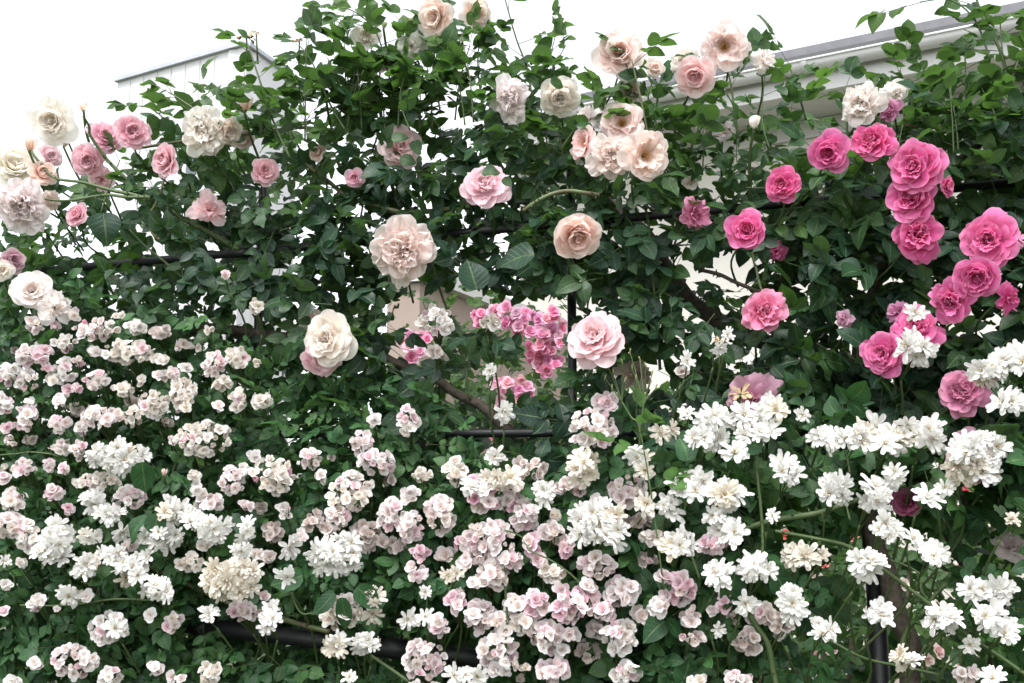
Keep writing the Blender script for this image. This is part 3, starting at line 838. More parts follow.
FLORET = """117,457,33,19,;94,501,17,13,;109,513,16,12,;53,537,20,19,;90,537,14,12,;170,511,19,14,;160,537,24,15,;192,520,13,14,;110,553,15,9,;86,563,13,14,;131,569,18,18,;157,590,20,14,;55,556,15,10,;69,594,13,10,
214,528,18,17,;247,530,10,15,;241,551,13,10,;290,545,9,12,;335,553,31,25,;232,578,34,24,c;211,614,10,9,;270,617,12,18,;287,577,10,11,;372,602,11,22,c;333,644,14,12,;366,643,19,12,;347,677,11,8,;115,630,9,10,
500,478,22,12,c;470,492,9,14,;544,494,12,15,;466,676,20,11,;424,617,10,9,;406,619,9,10,;425,592,10,11,;450,574,14,9,c;600,526,32,29,;582,466,20,21,c;638,455,14,12,;645,500,11,12,c;668,505,15,13,;692,486,23,17,;725,493,21,20,;713,515,15,12,
730,530,22,13,;680,543,21,14,;665,432,17,10,c;707,437,23,14,;735,452,14,10,;757,432,25,15,;715,418,20,12,;771,411,21,13,;790,468,18,18,;772,515,12,10,;719,572,15,17,;717,626,14,14,;745,601,14,14,;757,570,20,18,;793,602,14,22,
822,437,17,14,;855,437,19,15,;890,440,21,18,;928,434,17,15,;836,490,17,20,;873,495,18,19,;892,476,12,18,;924,497,14,14,;885,530,19,16,;976,459,35,32,;945,484,13,14,;933,553,16,13,;916,539,12,10,;866,564,19,16,;878,612,15,16,;906,656,19,14,
943,618,19,17,;970,642,10,10,;976,591,16,14,;1001,590,15,14,;988,616,15,14,;1005,628,13,15,;991,678,14,13,;824,629,18,14,;798,556,18,13,t;915,347,19,22,;915,311,12,10,;986,372,24,17,;1003,357,14,13,;1021,361,13,15,;1010,400,20,15,
717,348,11,10,;688,360,10,9,;729,333,9,9,;690,413,9,8,;489,372,9,9,;504,413,10,13,;494,456,11,8,;1011,521,13,12,t;820,555,8,7,t;645,470,10,8,c;120,532,10,9,;5,560,8,7,;40,552,10,8,;150,555,12,9,;745,415,13,9,;800,415,13,9,;905,425,14,9,;872,428,14,9,"""
ANCHOR = {  # sprays that the labels of the others may point at
 (117, 457): 'widest tilted white spray above the drooping dark leaf',
 (335, 553): 'starry pure white spray over the hanging three-leaf sprig',
 (232, 578): 'broad creamy-white spray above the black pipe',
 (600, 526): 'dense white ball-shaped spray among pink pompoms',
 (493, 492): 'largest pompom spray, pale with bright pink hearts',
 (577, 605): 'widest pink pompom spray below the white ball-shaped spray',
 (976, 459): 'big white spray lying over a pale pink rose',
 (915, 347): 'white spray lying over a hot pink rose',
 (745, 601): 'single round white floret on the bent green cane',
 (717, 626): 'single open white floret over the leafy gap',
 (678, 588): 'pink pompom spray capping a thick green cane',
 (203, 439): 'cream pompom ball spray near the drooping dark leaf',
 (273, 475): 'large cream pompom spray with two pink hearts',
 (592, 428): 'pale pompom ball spray below the flat pink-blush rose',
 (878, 612): 'white floret head in front of the black post',
 (425, 660): 'large pompom spray hiding the black pipe end',
 (74, 661): 'flat pompom spray nearest the lower left corner',
 (340, 611): 'cream pompom spray behind the hanging three-leaf sprig',
 (96, 329): 'pompom spray with one deep pink rosette under the two white roses',
}
LAND = [  # landmarks for labels
 (326, 343, 'the cream rose with pink lip'), (403, 251, 'the big ragged blush rose'), (596, 338, 'the flat pink-blush rose'), (40, 297, 'the two round white roses'),
 (765, 312, 'the bright pink rose by white gaps'), (884, 354, 'the crumpled hot pink rose'), (962, 392, 'the dusky pink rose'), (907, 502, 'the dark magenta rose'),
 (753, 402, 'the shedding lilac rose'), (875, 650, 'the black post'), (912, 640, 'the thick dark cane'), (300, 645, 'the bare black pipe'), (555, 433, 'the short black rail'),
 (620, 365, 'the green bud spray'), (145, 470, 'the drooping dark leaf'), (340, 590, 'the hanging three-leaf sprig'), (650, 470, 'the upright young shoot'), (800, 520, 'the arching green cane'),
 (770, 655, 'the bent green cane'), (120, 457, 'the tilted white spray'), (600, 526, 'the white ball-shaped spray'), (493, 492, 'the largest pink-hearted spray'), (577, 605, 'the widest pink pompoms'),
 (976, 459, 'the big white spray on pink'), (232, 578, 'the broad creamy spray'), (203, 439, 'the cream ball spray'), (273, 475, 'the two-pink-heart spray'), (335, 553, 'the starry white spray'),
 (690, 660, 'the bare leafy gap'), (1005, 520, 'the dark lower corner'), (530, 335, 'the bright pink bush'), (74, 661, 'the flat corner spray'), (425, 660, 'the spray on the pipe end'), (0, 480, 'the left edge'), (1020, 330, 'the right edge'),
]


def direction(px, py, q):
    dx, dy = px - q[0], py - q[1]
    h = 'right of' if dx > 0 else 'left of'
    v = 'below' if dy > 0 else 'above'
    if abs(dx) > 1.9 * abs(dy):
        return h
    if abs(dy) > 1.9 * abs(dx):
        return v
    return v + ' and ' + h


USED = {}


def spray_label(px, py, n, colour, what, big):
    if (px, py) in ANCHOR:
        USED[ANCHOR[(px, py)]] = 1
        return ANCHOR[(px, py)]
    num = {1: 'lone', 2: 'twin', 3: 'three-flowered', 4: 'four-flowered'}.get(n, 'small' if n < 7 else 'medium' if n < 11 else 'large')
    near = sorted(LAND, key=lambda q: (px - q[0]) ** 2 + (py - q[1]) ** 2)
    near = [q for q in near if (px - q[0]) ** 2 + (py - q[1]) ** 2 > 100]
    body = f"{num} {colour} {what}"
    tries = []
    for k in range(5):
        tries.append(f"{body}, {direction(px, py, near[k])} {near[k][2]}")
    tries = tries[:2] + [f"{body} between {near[a][2]} and {near[b][2]}" for a, b in ((0, 1), (0, 2), (1, 2), (0, 3), (1, 3))] + tries[2:]
    for tx in tries:
        if tx not in USED and len(tx.split()) <= 16:
            USED[tx] = 1
            return tx
    for tx in tries:
        for w in ('second ', 'third ', 'further '):
            t2 = w + tx
            if t2 not in USED and len(t2.split()) <= 16:
                USED[t2] = 1
                return t2
    return tries[0]


def parse(txt):
    for e in txt.replace('\n', ';').split(';'):
        e = e.strip().rstrip(';')
        if e:
            a = e.split(',')
            yield int(a[0]), int(a[1]), float(a[2]), float(a[3]), (a[4] if len(a) > 4 else '')


def surf_Y(py):
    """depth of the front of the planting: the lower half bulges towards the path"""
    return -0.02 - 0.12 * min(1, max(0, (py - 260) / 300))


def scatter(px, py, rx, ry, r, n, rng):
    """n picture offsets spread over the spray's outline"""
    ax, ay = max(rx - r * .7, 0.5), max(ry - r * .7, 0.5)
    pts = []
    for k in range(n):
        best, bd = None, -1
        for _ in range(14):
            a, q = rng.uniform(0, 6.283), math.sqrt(rng.uniform(0, 1))
            c = (q * math.cos(a) * ax, q * math.sin(a) * ay, q)
            dmin = min([math.hypot(c[0] - o[0], c[1] - o[1]) for o in pts] or [1e3])
            if dmin > bd:
                best, bd = c, dmin
        pts.append(best)
    return pts


FORCE = {(96, 329): 1, (273, 475): 2, (493, 492): 8}   # sprays with a counted few deep pink rosettes


def n_big(rx, ry):
    return rx * ry > 90


def spray(px, py, rx, ry, colr, colour, kind, idx):
    rng = random.Random(px * 977 + py * 31 + idx)
    if kind == 'pom':
        r = 5.9 if px < 430 and py < 500 else 6.6 if px < 430 else 7.6
        if n_big(rx, ry):
            rx, ry = rx * (1.06 if px < 430 else 1.13), ry * (1.06 if px < 430 else 1.13)
        n = max(1, round(rx * ry / (r * r) * (1.95 if px < 430 else 2.35)))
    else:
        r = 10.5 if px < 420 else 12.0 if px < 640 else 13.0
        n = max(1, round(rx * ry / (r * r) * 2.2))
        if max(rx, ry) <= 1.15 * r:
            n, r = 1, max(rx, ry)
        elif min(rx, ry) < r:
            r = max(min(rx, ry), r * .78)
    n = min(n, 34)
    Y = surf_Y(py) - (0.035 if kind == 'floret' else 0.0) - 0.0004 * rx
    if colour.startswith('dull'):
        Y += 0.05
    if 300 < py < 330 and 400 < px < 520 or (400 < px < 520 and py < 360):
        Y = 0.03
    off = scatter(px, py, rx, ry, r, n, rng)
    c0 = at(px, py, Y)
    what = ('pompom spray' if kind == 'pom' else 'floret spray') if n > 1 else ('pompom' if kind == 'pom' else 'floret')
    label = spray_label(px, py, n, colour, what, n)
    t = thing('rose_spray', label, 'flower spray', c0, 'sprays of small pompom roses' if kind == 'pom' else 'sprays of white florets')
    base = Vector((0, .055 + 0.0004 * rx, -.045)) * (1.0 if n > 2 else .6)
    sa = Acc()
    for k, (ox, oy, q) in enumerate(off):
        yy = Y - 0.026 * (1 - q * q) + rng.uniform(-.016, .016)
        p = at(px + ox, py + oy, yy)
        rr = size(p, r) * (rng.uniform(.78, 1.16) if rng.random() < .88 else rng.uniform(.5, .75))
        d = (CAMLOC - p).normalized() + Vector((ox / max(rx, 8) * .9, 0, -oy / max(ry, 8) * .8 + .22)) + Vector((rng.gauss(0, .36), rng.gauss(0, .25), rng.gauss(0, .36)))
        if kind == 'floret':
            d += Vector((0, 0, rng.uniform(-.25, .15)))
        o = link('flower', (POMS[rng.randrange(14)] if kind == 'pom' else FLORETS[rng.randrange(8)]), t)
        o.location = p - c0
        o.rotation_mode = 'QUATERNION'
        o.rotation_quaternion = frame_of(d) @ Quaternion((0, 0, 1), rng.uniform(0, 6.28))
        sq = rng.uniform(.88, 1.12)
        o.scale = (rr * sq, rr / sq, rr * rng.uniform(.85, 1.1))
        cc = list(colr)
        if kind == 'pom':
            u = rng.random()
            if (px, py) in FORCE:
                u = max(u, .17)
            m = P_COL['k'][0] if (u < .16 and colr not in (P_COL['t'][0], P_COL['c'][0])) or u < .05 else P_COL['w'][0] if u < .42 and colr != P_COL['t'][0] else P_COL['c'][0] if u < .55 and colr != P_COL['t'][0] else None
            if (px, py) in FORCE and k < FORCE[(px, py)]:
                m, cc = P_COL['k'][0], [.86, .34, .50]
            if m:
                cc = [a * .35 + b * .65 for a, b in zip(cc, m)]
        if kind == 'floret' and n > 2 and rng.random() < .10:
            cc = [.79, .73, .63]
        g = rng.uniform(.86, 1.02)
        o.color = (*[min(.93, x * g) for x in cc], 1)
        if kind == 'floret':
            link('stamen_tuft', TUFT, o)
        dn = d.normalized()
        a0 = (p - c0) - dn * rr * .3
        add_tube(sa, [a0, a0 * .55 + base * .45 - dn * .006, base], [.0009, .0011, .0013], 4)
        claim(px + ox, py + oy, r * .85, yy)
    add_tube(sa, [base, base + Vector((rng.uniform(-.03, .03), .06, -.07)), base + Vector((rng.uniform(-.05, .05), .12, -.16))], [.0018, .002, .0022], 5)
    link('stem', sa.build('stem', [M_STEM]), t)


for i, (px, py, rx, ry, c) in enumerate(parse(POMPOM)):
    spray(px, py, rx, ry, P_COL[c][0], P_COL[c][1], 'pom', i)
xr = random.Random(77)
taken = [(a_[0], a_[1], max(a_[2], a_[3])) for a_ in list(parse(POMPOM)) + list(parse(FLORET))]
made = 0
for k in range(1600):
    if made >= 46:
        break
    near = xr.choice(taken[:200])
    an = xr.uniform(0, 6.283)
    px, py = near[0] + math.cos(an) * (near[2] + 12), near[1] + math.sin(an) * (near[2] + 10)
    if not (2 < px < 720 and 305 < py < 672) or (px < 430 and py > 575) or (240 < px < 345 and py < 440):
        continue
    if py < np.interp(px, [0, 250, 330, 480, 600, 690], [300, 330, 440, 450, 470, 540]) + 8:
        continue
    rx, ry = xr.choice(((8, 7), (12, 9), (15, 10), (18, 12), (12, 14)))
    if any(math.hypot(px - q[0], py - q[1]) < q[2] * .55 + max(rx, ry) * .8 for q in taken) or (225 < px < 470 and abs(py - (628 + (px - 235) * .15)) < 24):
        continue
    taken.append((px, py, rx)); made += 1
    c = xr.choice('pppccwwt')
    spray(int(px), int(py), rx, ry, P_COL[c][0], P_COL[c][1], 'pom', 900 + k)
W_COL = {'': ((.87, .86, .835), 'white'), 'c': ((.85, .80, .72), 'creamy'), 't': ((.62, .58, .50), 'shade-greyed')}  # 't' is a darkened cream, shade put into the colour
for i, (px, py, rx, ry, c) in enumerate(parse(FLORET)):
    spray(px, py, rx, ry, W_COL[c][0], W_COL[c][1], 'floret', i)

# green bud spray
bp_ = at(640, 432, -.10)
t = thing('bud_spray', 'pale green spray of unopened buds standing beside the flat pink-blush rose', 'bud spray', bp_)
rng = random.Random(5)
BUDTIP = [(613, 372), (622, 362), (630, 352), (612, 388), (640, 360), (646, 366), (636, 378), (650, 384), (645, 396), (656, 388), (605, 378), (625, 380), (618, 395), (632, 368), (652, 374), (608, 366)]
sa = Acc()
for (bx, by) in BUDTIP:
    q = at(bx, by, -.10 + rng.uniform(-.02, .02)) - bp_
    fork = at(622 if bx < 628 else 644, 402, -.10) - bp_
    add_tube(sa, [q, q * .6 + fork * .4, fork], [.0008, .001, .0012], 4)
    o = link('bud', BUDS[2], t)
    o.location = q; o.scale = (.0040, .0040, .0085)
    o.rotation_mode = 'QUATERNION'; o.rotation_quaternion = frame_of((rng.gauss(0, .3), -.2, 1))
    o.color = (.42, .48, .22, 1)
for fx in (622, 644):
    f = at(fx, 402, -.10) - bp_
    add_tube(sa, [f, (f + Vector((0, 0, 0))) * .5, Vector((0, 0, 0)), Vector((.0, .05, -.12))], [.0014, .0016, .002, .0022], 5)
link('stem', sa.build('stem', [M_STEM]), t)

# ------------------------------------------------------------------ the climbing bushes
TOPX = [-60, 0, 40, 75, 100, 125, 150, 180, 215, 250, 275, 300, 330, 350, 380, 410, 450, 480, 520, 540, 560, 600, 640, 680, 720, 760, 800, 850, 880, 920, 950, 980, 1024, 1090]
TOPY = [235, 225, 215, 200, 185, 170, 125, 112, 112, 108, 100, 98, 88, 82, 85, 82, 85, 75, 72, 95, 122, 128, 125, 128, 132, 128, 122, 128, 128, 118, 110, 98, 82, 60]
GAPS = [(455, 310, 52, 20, .05), (520, 318, 48, 20, .0), (545, 345, 32, 42, .0), (725, 268, 30, 20, .12), (708, 312, 24, 14, .3), (12, 240, 14, 9, .1), (600, 298, 26, 8, .3), (418, 345, 24, 24, .15), (500, 385, 40, 22, .12),
        (650, 375, 24, 26, .5), (700, 345, 40, 10, .4), (862, 288, 26, 12, .3), (840, 328, 30, 22, .45), (690, 385, 20, 10, .6), (420, 300, 24, 22, .1), (430, 195, 30, 8, .4), (975, 320, 40, 20, .4), (415, 275, 30, 12, .7)]


def density(px, py):
    top = np.interp(px, TOPX, TOPY)
    d = (py - top + 16) / (105 if 60 < px < 640 else 75)
    if d <= 0:
        return 0.0
    d = min(1.0, d)
    for gx, gy, rx, ry, k in GAPS:
        if ((px - gx) / rx) ** 2 + ((py - gy) / ry) ** 2 < 1:
            d *= k
    if 770 < px < 1060 and py > 500:
        d *= 0.12 if px < 930 else .26
    elif px > 690 and py > 560:
        d *= .55
    return d


def hole(px, py):
    k = 1.0
    for gx, gy, rx, ry, g in GAPS:
        if ((px - gx) / rx) ** 2 + ((py - gy) / ry) ** 2 < 1:
            k *= g
    return k


# the bare stretches of pipe, post and old cane
for k in range(40):
    f = k / 39
    claim(235 + 225 * f, 630 + 34 * f, 19, -.03)
    claim(470 + 150 * f, 433, 6, .11)
    claim(868 + 14 * f, 540 + 160 * f, 21, .0)
    claim(873 + 40 * f, 540 + 150 * f, 18, -.01)
    claim(600 + 200 * f, 225 - 18 * f, 5, .10)
    claim(930 + 100 * f, 193 - 9 * f, 4, .10)
    claim(572, 285 + 35 * f, 5, .11)
    claim(650 + 70 * f, 245 + 62 * f, 4, .2)
    claim(430 + 80 * f, 375 + 55 * f, 6, .11)
    claim(200 + 130 * f, 328 + 15 * f, 4, .14)
    claim(110 + 80 * f, 262 - 3 * f, 5, .1)


def blocked(px, py, Y, slack=0.015):
    x, y = int(px) + 40, int(py) + 40
    if 0 <= x < FRONT.shape[1] and 0 <= y < FRONT.shape[0]:
        return FRONT[y, x] < 8 and Y < FRONT[y, x] + slack
    return False


def proj(p):
    v = p - CAMLOC
    w = v.dot(FWD)
    return 512 + v.dot(RGT) / w * FPX, 341.5 - v.dot(UPV) / w * FPX


def bush(name, label, x):
    return thing(name, label, 'rose bush', (x, 0.2, 0))


B_BLUSH = bush('climbing_rose_bush', 'climbing rose bush with large dark blue-green leaves, filling the trellis above the pompoms', -.4)
B_HOT = bush('climbing_rose_bush', 'climbing rose bush with glossy dark leaves around the hot pink roses', .55)
B_POM = bush('rambling_rose_bush', 'rambling rose bush with small mid-green leaves around the pale pompoms over the black pipe', -.3)
B_WHITE = bush('rambling_rose_bush', 'loose rambling rose bush with arching green canes around the white florets by the black post', .6)
FOL = {b.name: Leaves() for b in (B_BLUSH, B_HOT, B_POM, B_WHITE)}


def lobound(px):
    return float(np.interp(px, [0, 120, 300, 430, 520, 640, 720, 1024], [285, 300, 345, 420, 455, 455, 430, 440]))


rng = random.Random(11)


def local(b, p):
    return Vector(p) - b.location


def leaf_at(px, py, Y, b, L, n, ratio, tone, fresh, nrm=None, along=None, stalk=True, check=True):
    p = at(px, py, Y)
    if nrm is None:
        nrm = Vector((rng.gauss(0, .42), -.62 + rng.gauss(0, .35), .72 + rng.gauss(0, .35)))
    if along is None:
        a = rng.uniform(0, 6.283)
        along = Vector((math.cos(a), -.35 + rng.gauss(0, .3), math.sin(a) * .75 - .12))
    d = Vector(along).normalized()
    span = L * (0.35 + .72 * ((n - 1) // 2)) + L
    if check:
        for f in (.35, .7, 1.0):
            q = p + d * span * f
            qx, qy = proj(q)
            if f < 1 and rng.random() > hole(qx, qy) ** .7:
                return False
            if blocked(qx, qy, q.y - tilt(qx)):
                return False
        if blocked(px, py, Y):
            return False
    FOL[b.name].compound(local(b, p), d, nrm, L, n, ratio, tone, fresh, stalk, rng)
    return True


# upper, large-leaved foliage
for _ in range(8100):
    px, py = rng.uniform(-190, 1230), rng.uniform(40, 520)
    if rng.random() > density(px, py):
        continue
    lb = lobound(px)
    if py > lb + rng.gauss(0, 16):
        continue
    Y = 0.02 + 0.36 * rng.random() ** 1.25 - 0.05 * max(0, (py - 260) / 300)
    b = B_HOT if px + rng.gauss(0, 40) > 640 else B_BLUSH
    L = rng.uniform(.025, .046) * (1.05 if px > 640 else 1)
    top = np.interp(px, TOPX, TOPY)
    hi = max(0, 1 - (py - top) / 130)
    fresh = max(0, min(1, rng.gauss(.05 + .25 * hi, .16)))  # young growth towards the top, with backlight put into its yellow-green
    leaf_at(px, py, Y, b, L, rng.choice((3, 5, 5, 5)), rng.uniform(.29, .36), min(1, max(0, rng.gauss(.35 + .4 * hi, .2))), fresh, stalk=Y < .2)
# lower, small-leaved foliage
for _ in range(8900):
    px, py = rng.uniform(-190, 860), rng.uniform(270, 760)
    lb = lobound(px)
    if py < lb + rng.gauss(0, 16) or rng.random() > density(px, py):
        continue
    if px > 640 and rng.random() < (px - 640) / 260:
        continue
    Y = surf_Y(py) + 0.03 + 0.34 * rng.random() ** 1.2
    L = rng.uniform(.018, .032)
    leaf_at(px, py, Y, B_POM, L, rng.choice((5, 5, 7)), rng.uniform(.32, .40), min(1, max(0, rng.gauss(.5, .22))), max(0, min(1, rng.gauss(.05, .12))), stalk=Y < .08)
# white rambler's narrower, larger leaves
for _ in range(2250):
    px, py = rng.uniform(560, 1230), rng.uniform(400, 760)
    if py < lobound(px) + rng.gauss(0, 15) or rng.random() > density(px, py) * 1.2 or rng.random() > (px - 520) / 200:
        continue
    Y = surf_Y(py) + 0.03 + 0.34 * rng.random() ** 1.2
    leaf_at(px, py, Y, B_WHITE, rng.uniform(.026, .046), rng.choice((3, 5, 5)), rng.uniform(.31, .38), min(1, max(0, rng.gauss(.45, .2))), max(0, min(1, rng.gauss(.08, .14))), stalk=Y < .08)

# leaves the photo singles out (px, py base, direction, length px)
for (px, py, dx, dz, lp, Y, b, n, ratio, tone, fr) in [
    (143, 452, .05, -1, 28, -.20, B_WHITE, 1, .34, .25, 0), (152, 506, -.45, -1, 29, -.20, B_WHITE, 1, .26, .35, 0), (160, 505, -.05, -1, 22, -.20, B_WHITE, 1, .42, .3, 0),
    (343, 585, -.05, -1, 34, -.20, B_WHITE, 1, .20, .3, 0), (340, 583, -.5, -.8, 30, -.19, B_WHITE, 1, .26, .3, 0), (350, 580, .7, -.6, 28, -.19, B_WHITE, 1, .34, .3, 0), (312, 572, -.9, -.3, 28, -.19, B_WHITE, 1, .34, .4, 0),
    (476, 172, 1, -.15, 17, -.12, B_BLUSH, 1, .36, .6, .2), (500, 176, .6, -.6, 11, -.12, B_BLUSH, 1, .36, .6, .2), (545, 82, 1, .1, 15, -.07, B_BLUSH, 1, .36, .6, .3), (386, 138, 1, -.1, 16, -.02, B_BLUSH, 1, .36, .6, .3), (394, 158, 1, -.1, 17, -.02, B_BLUSH, 1, .36, .6, .2), (412, 136, .5, -.8, 15, -.02, B_BLUSH, 1, .36, .6, .2),
    (545, 252, -1, -.25, 32, -.06, B_BLUSH, 1, .38, .5, 0), (105, 203, -.05, -1, 31, -.06, B_BLUSH, 1, .42, .35, 0), (740, 560, -.3, -.7, 34, -.16, B_WHITE, 1, .36, .3, 0), (765, 562, .7, -.6, 34, -.16, B_WHITE, 1, .32, .3, 0),
    (690, 470, -.2, .9, 26, -.16, B_WHITE, 1, .42, .45, 0), (770, 452, -.8, .5, 26, -.14, B_WHITE, 1, .36, .45, 0), (480, 300, -.3, .9, 30, -.02, B_BLUSH, 1, .44, .45, 0)]:
    p = at(px, py, Y)
    L = size(p, lp)
    FOL[b.name].compound(local(b, p), (dx, -.18, dz), (.1, -1, .25), L, 1, ratio, tone, fr, False, rng)

# ---- canes and shoots
def cane(b, pts, rpx, Y, mat, name='cane', Yend=None):
    m = len(pts)
    ys = [Y + ((Yend if Yend is not None else Y) - Y) * i / (m - 1) for i in range(m)]
    P = [local(b, at(x, y, yy)) for (x, y), yy in zip(pts, ys)]
    rr = [size(at(x, y, yy), (rpx[0] + (rpx[1] - rpx[0]) * i / (m - 1)) / 1.0) for i, ((x, y), yy) in enumerate(zip(pts, ys))]
    a = Acc()
    # slight knees between the nodes
    P2, R2 = [], []
    for i in range(m):
        P2.append(P[i]); R2.append(rr[i] * random.uniform(.95, 1.08))
        if i < m - 1:
            P2.append(P[i].lerp(P[i + 1], .5) + Vector((random.gauss(0, .003), random.gauss(0, .003), random.gauss(0, .003)))); R2.append((rr[i] + rr[i + 1]) / 2)
    add_tube(a, P2, R2, 9)
    # thorns
    for k in range(len(P2) - 1):
        for q in range(3):
            f = random.random()
            c = P2[k].lerp(P2[k + 1], f); r_ = R2[k]
            dr = Vector((random.gauss(0, 1), random.gauss(0, 1) - .3, random.gauss(0, 1)))
            ax = (P2[k + 1] - P2[k]).normalized()
            dr = (dr - ax * dr.dot(ax)).normalized()
            h = min(.006, max(.003, r_ * 1.6))
            add_tube(a, [c + dr * r_ * .8, c + dr * (r_ + h) - ax * h * .3], [h * .35, .0002], 4)
    return link(name, a.build(name, [mat]), b)


cane(B_HOT, [(600, 200), (640, 232), (662, 265), (690, 302), (732, 332), (800, 352)], (10, 8), .22, M_BARK)
cane(B_BLUSH, [(370, 348), (430, 375), (480, 405), (512, 432), (575, 490)], (4, 5.5), .13, M_BARK)
cane(B_BLUSH, [(150, 330), (210, 328), (265, 335), (335, 345)], (5, 6), .16, M_BARK)
cane(B_WHITE, [(862, 470), (877, 550), (893, 600), (910, 645), (917, 720)], (9, 10.5), .02, M_BARK)
cane(B_WHITE, [(690, 556), (735, 532), (780, 519), (854, 501), (905, 484)], (3.40, 2.72), -.10, M_STEM)
cane(B_WHITE, [(775, 531), (850, 547), (920, 597), (965, 633), (1040, 685)], (1.77, 2.18), -.12, M_STEM)
cane(B_WHITE, [(748, 612), (768, 645), (785, 720)], (2.72, 3.40), -.11, M_STEM)
cane(B_WHITE, [(660, 640), (676, 616), (705, 582), (738, 560)], (3.74, 2.72), -.06, M_STEM)
cane(B_WHITE, [(900, 650), (925, 610), (945, 585)], (2.72, 2.04), -.05, M_STEM)
cane(B_WHITE, [(830, 640), (870, 660), (940, 675)], (1.36, 1.36), -.08, M_STEM)
cane(B_BLUSH, [(83, 116), (90, 135), (110, 163), (145, 196), (185, 220), (240, 250)], (1.09, 2.86), -.03, M_STEM, Yend=.1)
cane(B_BLUSH, [(30, 150), (55, 178), (110, 190), (150, 200)], (1.22, 1.90), -.02, M_STEM)
cane(B_BLUSH, [(45, 199), (75, 200), (110, 195), (150, 197)], (1.02, 1.70), -.03, M_STEM)
cane(B_BLUSH, [(165, 176), (160, 195), (150, 215), (160, 240)], (1.02, 1.70), .0, M_RED_STEM)
cane(B_BLUSH, [(140, 148), (230, 135), (290, 128), (345, 132)], (1.36, 1.77), .05, M_RED_STEM)
cane(B_BLUSH, [(300, 160), (350, 198), (400, 212), (470, 206)], (2.04, 2.72), .08, M_RED_STEM)
cane(B_BLUSH, [(523, 211), (545, 197), (570, 191), (600, 195)], (2.04, 2.31), -.01, M_RED_STEM)
cane(B_BLUSH, [(430, 255), (440, 290), (460, 330), (470, 400)], (1.09, 1.36), .12, M_STEM)
cane(B_BLUSH, [(640, 190), (650, 240), (655, 300), (660, 370)], (1.36, 1.63), .08, M_STEM)
cane(B_BLUSH, [(130, 230), (165, 262), (200, 290)], (1.02, 1.22), .04, M_STEM)
cane(B_HOT, [(752, 252), (756, 268), (762, 292)], (1.22, 1.22), -.03, M_RED_STEM)
cane(B_HOT, [(700, 270), (735, 282), (775, 296)], (2, 2), .08, M_BARK)
cane(B_HOT, [(1000, 130), (960, 160), (900, 230), (860, 330), (850, 430)], (4, 5), .15, M_BARK)
cane(B_HOT, [(830, 180), (800, 230), (780, 290), (770, 380)], (2.04, 2.72), .15, M_RED_STEM)
cane(B_HOT, [(905, 120), (930, 118), (955, 112)], (1.63, 1.63), .02, M_STEM)
cane(B_POM, [(130, 560), (200, 590), (260, 612), (330, 632)], (2.04, 2.72), -.08, M_RED_STEM)
cane(B_POM, [(0, 455), (30, 452), (62, 457)], (0.68, 0.82), -.11, M_STEM)
cane(B_POM, [(20, 605), (80, 604), (150, 600)], (0.88, 1.09), -.14, M_STEM)
cane(B_POM, [(280, 568), (300, 612), (330, 618)], (0.95, 0.95), -.13, M_STEM)
cane(B_POM, [(370, 655), (420, 690), (460, 730)], (1.63, 1.90), -.12, M_STEM)
cane(B_POM, [(505, 530), (530, 550), (575, 578), (600, 620)], (0.75, 0.88), -.16, M_STEM)
cane(B_POM, [(506, 560), (507, 610), (505, 660)], (1.09, 1.36), -.16, M_STEM)
cane(B_WHITE, [(690, 490), (680, 530), (700, 580)], (1.09, 1.36), -.14, M_STEM)
cane(B_WHITE, [(757, 450), (760, 500), (762, 560)], (1.50, 1.63), -.12, M_STEM)
cane(B_WHITE, [(845, 450), (848, 490), (850, 520)], (1.02, 1.02), -.12, M_STEM)
cane(B_WHITE, [(890, 560), (920, 575), (928, 600)], (1.09, 1.09), -.10, M_STEM)
cane(B_WHITE, [(980, 545), (955, 480), (945, 430)], (3, 2.5), .08, M_BARK)
cane(B_WHITE, [(1000, 700), (980, 600), (930, 500), (915, 460)], (4, 3), .12, M_BARK)

